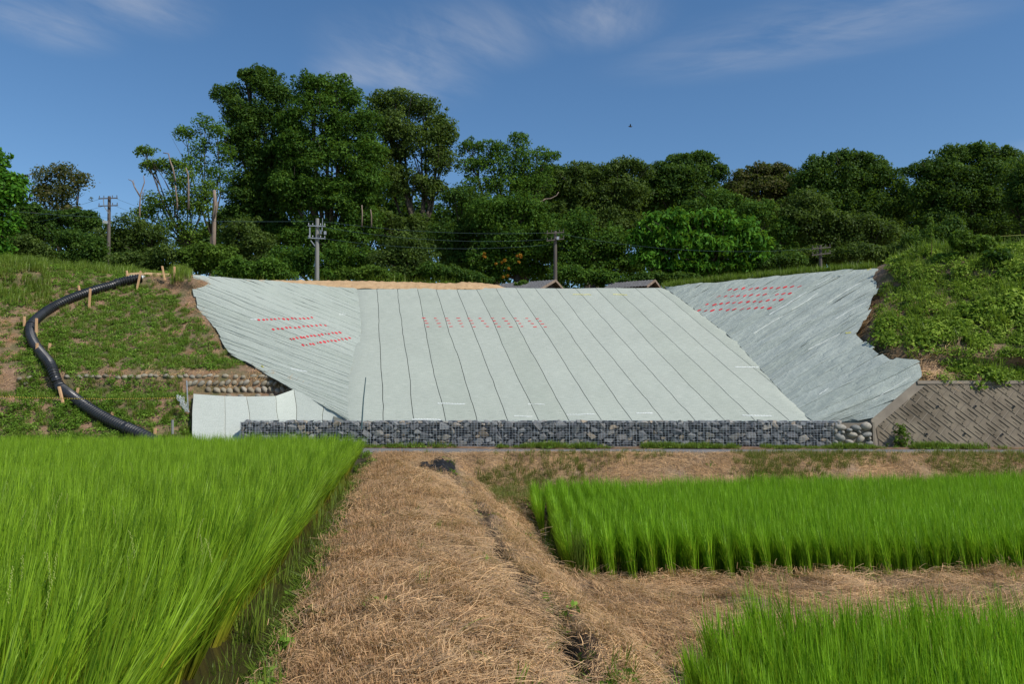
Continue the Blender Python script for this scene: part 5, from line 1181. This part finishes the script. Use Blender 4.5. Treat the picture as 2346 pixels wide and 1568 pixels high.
ground_scatter('straw', 'mown dry straw lying over the paths and banks between the paddies', 'straw', M['straw'], ST, lambda X, Y: dry(X, Y) * (.40 + .5 * ss(-.4, .3, vnoise(X * 1.1, Y * 1.1, 7))), 26000, spin=sp_dir, growY=.03, lift=.005)
ground_scatter('straw', 'longer pale straw stalks combed across the path', 'straw', M['straw'], ST2, lambda X, Y: dry(X, Y) * ss(-.1, .5, vnoise(X * .8 + 9, Y * .5, 7)) * .5, 9000, spin=sp_dir, growY=.03, lift=.015)
ground_scatter('stubble', 'short reddish brown stubble of cut grass on the path', 'stubble', M['straw_red'], SB, lambda X, Y: dry(X, Y) * (.25 + .55 * ss(.6, -.5, sval(X, Y)) ), 20000, growY=.03)
TF = [tuft(200 + k, M['weed'], 16, .16, .007) for k in range(5)]; TFL = [leafy(210 + k, M['weed_leaf'], 26, .12, .08, .05) for k in range(4)]
def edge_green(X, Y):
    s = sval(X, Y); return .75 * ss(-1.3, -1.12, s) * ss(-.60, -.80, s) + .05 * dry(X, Y) * ss(.2, .6, vnoise(X * 1.3, Y * 1.3, 5)) + .35 * np.exp(-((s - 1.1 - .018 * Y) / .16) ** 2) * ss(-.2, .4, vnoise(X * 2, Y * 2, 1)) + .25 * ((np.abs(poly_sd(PADDY1, X, Y) + .25) < .18) | (np.abs(poly_sd(PADDY3, X, Y) + .3) < .2)) * ss(-.3, .5, vnoise(X * 2, Y * 2, 2))
ground_scatter('weeds', 'thin green weeds along the muddy edge of the left paddy and the ditch', 'weeds', M['weed'], TF + TFL, edge_green, 26000, scl=(.6, 1.5))
DG = [tuft(230 + k, M['dry_green'], 22, .24, .008, .08) for k in range(5)]
def bank_green(X, Y): return ss(17.5, 19, Y) * (poly_sd(PADDY1, X, Y) < -.15) * ss(-.25, .35, vnoise(X * .55, Y * .7, 8) + .35 * ss(2, 6, X)) * (sval(X, Y) > 2.2)
ground_scatter('bank_grass', 'yellow green half dry grass on the road bank', 'grass', M['dry_green'], DG, lambda X, Y: bank_green(X, Y) * (Y < road_near(X) - .35) * .95, 30000, y0=16, scl=(.6, 1.1))
TALL = [tuft(250 + k, M['weed'], 7, .62, .012, .03, (.1, .5)) for k in range(4)]
n_ = 26; Yt = rs.uniform(5.5, 17, n_); st_ = rs.uniform(-1.22, -1.0, n_); Xt = st_ - VPX * Yt
scatter('tall_grass', 'scattered tall grass stalks rising from the muddy strip', 'grass', M['weed'], np.stack([Xt, Yt, ground_h(Xt, Yt)], 1), euls(np.tile(UP, (n_, 1)), rs.uniform(0, 6, n_)), rs.uniform(.7, 1.2, n_), TALL)
# a cut green stalk with leaves lying on the path in front
def on_ground(px_, py_):
    d = ray(px_, py_); t_ = 1.0
    for _ in range(400):
        q = Vector((0, 0, EYE)) + d * t_
        if q.z < float(ground_h(q.x, q.y)) + .03: break
        t_ += .03
    return q
gs_ = on_ground(1050, 1492); ge = empty('green_stalk', gs_, 'cut green grass stalk lying across the straw path in front', 'grass stalk'); w = MB()
sp_ = [on_ground(970, 1478) + Vector((0, 0, .03)), on_ground(1030, 1484) + Vector((0, 0, .05)), on_ground(1085, 1510) + Vector((0, 0, .04)), on_ground(1110, 1540) + Vector((0, 0, .02))]
w.tube(sp_, [.003, .004, .004, .003], 5); w.build('stem', M['weed'], ge)
for a_, b_, h_ in (((1030, 1484), (1120, 1450), .10), ((1060, 1496), (1095, 1560), .03), ((1085, 1510), (1130, 1555), .06), ((1000, 1480), (965, 1500), .04)):
    p0, p1 = on_ground(*a_) + Vector((0, 0, .04)), on_ground(*b_) + Vector((0, 0, h_)); V = []
    for k in range(7):
        q = p0.lerp(p1, k / 6) + Vector((0, 0, .03 * math.sin(k / 6 * 3.1))); wd_ = .011 * math.sin(.35 + k / 6 * 2.75); V += [q + Vector((.3, .9, .2)) * wd_ * .6, q - Vector((.3, .9, .2)) * wd_ * .6]
    me = np_mesh('leaf', [list(v) for v in V], [(2 * k, 2 * k + 1, 2 * k + 3, 2 * k + 2) for k in range(6)], M['weed']); uvset(me, [(0, .5)] * 14); link('leaf', me, ge)
# --- verge
def strip(n, x0, x1, yf, zf, jit): X = rs.uniform(x0, x1, n); Y = yf(X) + rs.uniform(-jit, jit, n); return np.stack([X, Y, zf(X, Y)], 1)
VG = [tuft(260 + k, M['weed'], 26, .20, .013, .1) for k in range(5)] + [leafy(270 + k, M['weed_leaf'], 22, .14, .07, .06) for k in range(3)]
Pv = strip(3000, -9, 15, lambda X: road_near(X) + 1.22, lambda X, Y: np.full(len(X), .33), .16)
Pv2 = strip(1100, 10, 18, lambda X: road_near(X) + 1.22, lambda X, Y: np.full(len(X), .31), .16)
k = vnoise(Pv[:, 0] * 1.1, 3) + rs.rand(len(Pv)) > .45; Pv = Pv[k]
scatter('verge_grass', 'low bright green grass between the road and the gabion wall', 'grass', M['weed'], Pv, euls(np.tile(UP, (len(Pv), 1)), rs.uniform(0, 6, len(Pv))), rs.uniform(.35, 1.0, len(Pv)) * (1 + .5 * vnoise(Pv[:, 0] * 1.7, 5)), VG)
# --- hillsides
def surf_sample(G, n, seed):
    r2 = np.random.RandomState(seed); nv, nu = G.shape[:2]
    A = np.linalg.norm(np.cross(G[1:, :-1] - G[:-1, :-1], G[:-1, 1:] - G[:-1, :-1]), axis=2).ravel(); c = r2.choice(len(A), n, p=A / A.sum())
    i, j = c // (nu - 1), c % (nu - 1); a, b_ = r2.rand(n, 1), r2.rand(n, 1)
    p = G[i, j] * (1 - a) * (1 - b_) + G[i, j + 1] * a * (1 - b_) + G[i + 1, j] * (1 - a) * b_ + G[i + 1, j + 1] * a * b_
    nn = np.cross(G[i, j + 1] - G[i, j], G[i + 1, j] - G[i, j]); nn /= np.linalg.norm(nn, axis=1, keepdims=True) + 1e-9; nn *= np.sign(nn[:, 2:3])
    return p, nn
def to_px(p): 
    c_, s_ = math.cos(PITCH), math.sin(PITCH); y = p[:, 1]; z = p[:, 2] - EYE; dep = y * c_ + z * s_; up = -y * s_ + z * c_
    return CX + F * p[:, 0] / dep, CY - F * up / dep
p, nn = surf_sample(HL, 26000, 1); px, py = to_px(p)
pipe_px = np.array([Z1(x, y) for x, y in pp]); pf = np.stack([np.interp(np.linspace(0, 1, 200), np.linspace(0, 1, len(pp)), pipe_px[:, q]) for q in (0, 1)], 1)
dpipe = np.min(np.hypot(px[:, None] - pf[None, :, 0], py[:, None] - pf[None, :, 1]), axis=1)
rag_y = [632, 662, 705, 748, 808, 850, 893]; rag_x = [445, 444, 452, 490, 525, 600, 672]
dedge = np.interp(py, rag_y, rag_x) - px
gm = ss(-.55, .05, fbm(p[:, 0] * .55, p[:, 1] * .55, p[:, 2] * .55, 3) + .45 * ss(40, 150, dedge) - .55 * ss(45, 10, dedge))
gm = np.maximum(gm, .9 * ss(905, 925, py) * ss(0, .3, .3 + vnoise(p[:, 0], p[:, 2])))
left_bare = ss(70, 20, px) * ss(690, 730, py) * ss(990, 930, py); gm = gm * (1 - .8 * left_bare)
stones_band = (py > 848) & (py < 908) & (px > 415); gm = np.where(stones_band, .0, gm); gm = np.where((py > 848) & (py < 872) & (px > 220), gm * .25, gm)
gm = np.where((px > 335) & (px < 420) & (py < 640), .2, gm)
gm = gm * (.25 + .75 * ss(14, 62, dedge + 14 * vnoise(p[:, 2] * 1.5, 2)))
keep = (rs.rand(len(p)) < gm * .8) & (dpipe > 10) & ~((px > 436) & (py > 900)) & (dedge > 14) & (px > -250) & (py < 1060)
Ph, nh = p[keep], nn[keep]; nh = nh * .5 + UP * .5; nh /= np.linalg.norm(nh, axis=1, keepdims=True)
HW = [leafy(300 + k, M['weed_leaf'], 40, .17, .13, .075) for k in range(6)] + [tuft(310 + k, M['weed'], 26, .22, .013, .1) for k in range(4)]
scatter('hillside_weeds', 'low green weeds and grass patches over the left bank', 'weeds', M['weed_leaf'], Ph, euls(nh, rs.uniform(0, 6, len(Ph))), rs.uniform(.6, 1.3, len(Ph)), HW)
keep = (rs.rand(len(p)) < .25 * (1 - gm)) & (dpipe > 12) & ~((px > 436) & (py > 900)) & (px > -250)
Pd, nd = p[keep], nn[keep]
DRY = [straw_clump(330 + k, M['straw'], 30, .22, .1, .3, .009) for k in range(4)] + [straw_clump(335 + k, M['straw_red'], 40, .2, .05, .15, .01) for k in range(3)]
scatter('dry_litter', 'brown dry cuttings lying on bare patches of the left bank', 'straw', M['straw'], Pd, euls(nd, rs.uniform(0, 6, len(Pd))), rs.uniform(.7, 1.3, len(Pd)), DRY)
# taller growth: upper left grass, fern like weeds by the pipe
BW = [tuft(340 + k, M['weed'], 30, .55, .022, .16) for k in range(4)]; FW = [leafy(350 + k, M['weed_leaf'], 60, .3, .28, .13, .32) for k in range(5)]
tall = ((px < 110) & (py < 700) & (py > 596) & (rs.rand(len(p)) < .22)) | ((py < 640) & (px < 330) & (rs.rand(len(p)) < .06)) | ((py < 655) & (px > 395) & (px < 436) & (rs.rand(len(p)) < .25))
scatter('tall_bank_grass', 'taller grass on the crest at the upper left', 'grass', M['weed'], p[tall], euls(np.tile(UP, (tall.sum(), 1)), rs.uniform(0, 6, tall.sum())), rs.uniform(.4, 1.1, tall.sum()), BW)
fern = (((px > 60) & (px < 150) & (py > 760) & (py < 900)) | ((px > 120) & (px < 290) & (py > 925)) | ((px < 70) & (py > 930))) & (dpipe > 16) & (rs.rand(len(p)) < .32)
scatter('leafy_weeds', 'bushy fern like weeds growing along the lower black pipe', 'weeds', M['weed_leaf'], p[fern], euls(np.tile(UP, (fern.sum(), 1)), rs.uniform(0, 6, fern.sum())), rs.uniform(.5, 1.1, fern.sum()), FW)
# right hillside, thick with vines
p, nn = surf_sample(HR, 22000, 2); px, py = to_px(p)
ry = [612, 665, 700, 765, 797, 826, 830, 864]; rx = [2015, 2006, 1995, 1962, 2000, 2036, 2096, 2106]; de = px - np.interp(py, ry, rx)
gm = ss(16, 58, de + 18 * vnoise(p[:, 2] * 2, p[:, 0])) ; gm = gm * (1 - .9 * ss(60, 30, np.abs(py - 842)) * ss(2260, 2120, px) * (py > 790)); gm = np.where((np.abs(px - 2050) < 45) & (py > 700) & (py < 800), gm * .5 + .2, gm)
gm *= ss(-.9, -.3, fbm(p[:, 0] * .7, p[:, 1] * .7, p[:, 2] * .7, 3) + .3)
keep = (rs.rand(len(p)) < gm * .75) & (px < 2500) & (py < 880); Pr, nr = p[keep], nn[keep] * .6 + UP * .4; nr /= np.linalg.norm(nr, axis=1, keepdims=True)
VL = [leafy(360 + k, M['vine_leaf'], 60, .26, .26, .10, .6) for k in range(7)] + [tuft(370 + k, M['weed'], 22, .45, .018, .14) for k in range(2)]
sc = rs.uniform(.6, 1.2, len(Pr)) * (1 + .5 * fbm(Pr[:, 0] * .8, Pr[:, 1] * .8, Pr[:, 2] * .8, 2))
scatter('vine_cover', 'thick tangle of green vines and weeds over the right hillside', 'weeds', M['vine_leaf'], Pr, euls(nr, rs.uniform(0, 6, len(Pr))), np.clip(sc, .4, 2), VL)
keep = (rs.rand(len(p)) < .5 * (1 - gm)) & (px < 2400) & (de > 4) & (py > 700)
scatter('dry_litter', 'dry brown stems lying on bare soil above the concrete wall', 'straw', M['straw'], p[keep], euls(nn[keep], rs.normal(size=keep.sum()) * .5), rs.uniform(.8, 1.8, keep.sum()), DRY[:4])
# crest grass behind the right mat, bamboo grass at the wood edge
n_ = 1500; t_ = rs.rand(n_); ed = np.array([list(P(*q)) for q in ((1540, 656, 39.4), (1620, 648, 38.4), (1700, 640, 37.3), (1850, 625, 35.3), (2015, 612, 33.3))]); tt = np.linspace(0, 1, 5)
Pc = np.stack([np.interp(t_, tt, ed[:, q]) for q in range(3)], 1); bk_ = rs.rand(n_) ** .8; Pc[:, 1] += .25 + bk_ * 1.6; Pc[:, 0] += rs.normal(size=n_) * .1; Pc[:, 2] -= .12
CG = [tuft(380 + k, M['weed'], 24, .5, .018, .14, (.3, .9)) for k in range(4)]
scatter('crest_grass', 'long green grass behind the top edge of the right mat', 'grass', M['weed'], Pc, euls(np.tile(UP, (n_, 1)), rs.uniform(0, 6, n_)), rs.uniform(.5, 1.25, n_), CG)
BB = [tuft(390 + k, M['weed'], 40, 1.3, .035, .35, (.5, 1.5)) for k in range(4)] + [leafy(395 + k, M['weed_leaf'], 90, .5, 1.1, .2, .25) for k in range(3)]
n_ = 1500; Xb = rs.uniform(-30, -2, n_); Yb = rs.uniform(42.5, 45.5, n_)
scatter('bamboo_grass', 'pale bamboo grass along the foot of the wood', 'grass', M['weed'], np.stack([Xb, Yb, np.full(n_, 7.2)], 1), euls(np.tile(UP, (n_, 1)), rs.uniform(0, 6, n_)), rs.uniform(.6, 1.3, n_), BB)
# tall weeds on the right hill and at the wall foot
def tall_weed(label, px_, top, bot, Y, bare=.4):
    a_, b_ = P(px_, bot, Y), P(px_, top, Y); e = empty('tall_weed', a_, label, 'weed', 'tall weeds on the right hill'); w = MB(); w.tube([a_, a_.lerp(b_, .5) + Vector((.03, 0, 0)), b_], [.02, .014, .006], 5); w.build('stem', M['dry_green'], e)
    r2 = np.random.RandomState(int(px_)); h_ = (b_ - a_).length; C = np.array([list(a_.lerp(b_, bare + (1 - bare) * k / 18)) for k in range(19)]); C += r2.normal(size=C.shape) * .02
    V, Q, tone = leaf_cloud(C, np.full((19, 3), .1), r2.uniform(.5, 1, 19), 9, .17, .2, .3, .28, r2); me = np_mesh('foliage', V, Q, M['leaf_yellow']); attr(me, 'tone', tone); link('foliage', me, e)
tall_weed('slender tall weed on the right hill, left of the other', 2100, 520, 600, 31.5, .1)
tall_weed('tall weed with bare stalk and leafy top on the right hill', 2133, 500, 605, 31.3, .5)
c = P(2068, 1012, 24.55); e = empty('weed_bush', (c.x, 24.62, .3), 'leafy green weed bush at the foot of the concrete wall', 'weed')
C = np.array([[rs.normal() * .26 * (1 - z_), rs.normal() * .1, z_ * .75] for z_ in rs.rand(70) ** 1.5]); V, Q, tone = leaf_cloud(C, np.full((70, 3), .06), rs.uniform(.4, 1, 70), 14, .08, .3, 0, .5, rs)
me = np_mesh('foliage', V, Q, M['leaf_yellow']); attr(me, 'tone', tone); link('foliage', me, e, local=True)
w = MB(); 
for k in range(6): w.tube([(ru(-.05, .05), 0, 0), (ru(-.12, .12), ru(-.05, .05), ru(.3, .55))], [.006, .003], 4)
link('stem', w.mesh('stem', M['dry_green']), e, local=True)
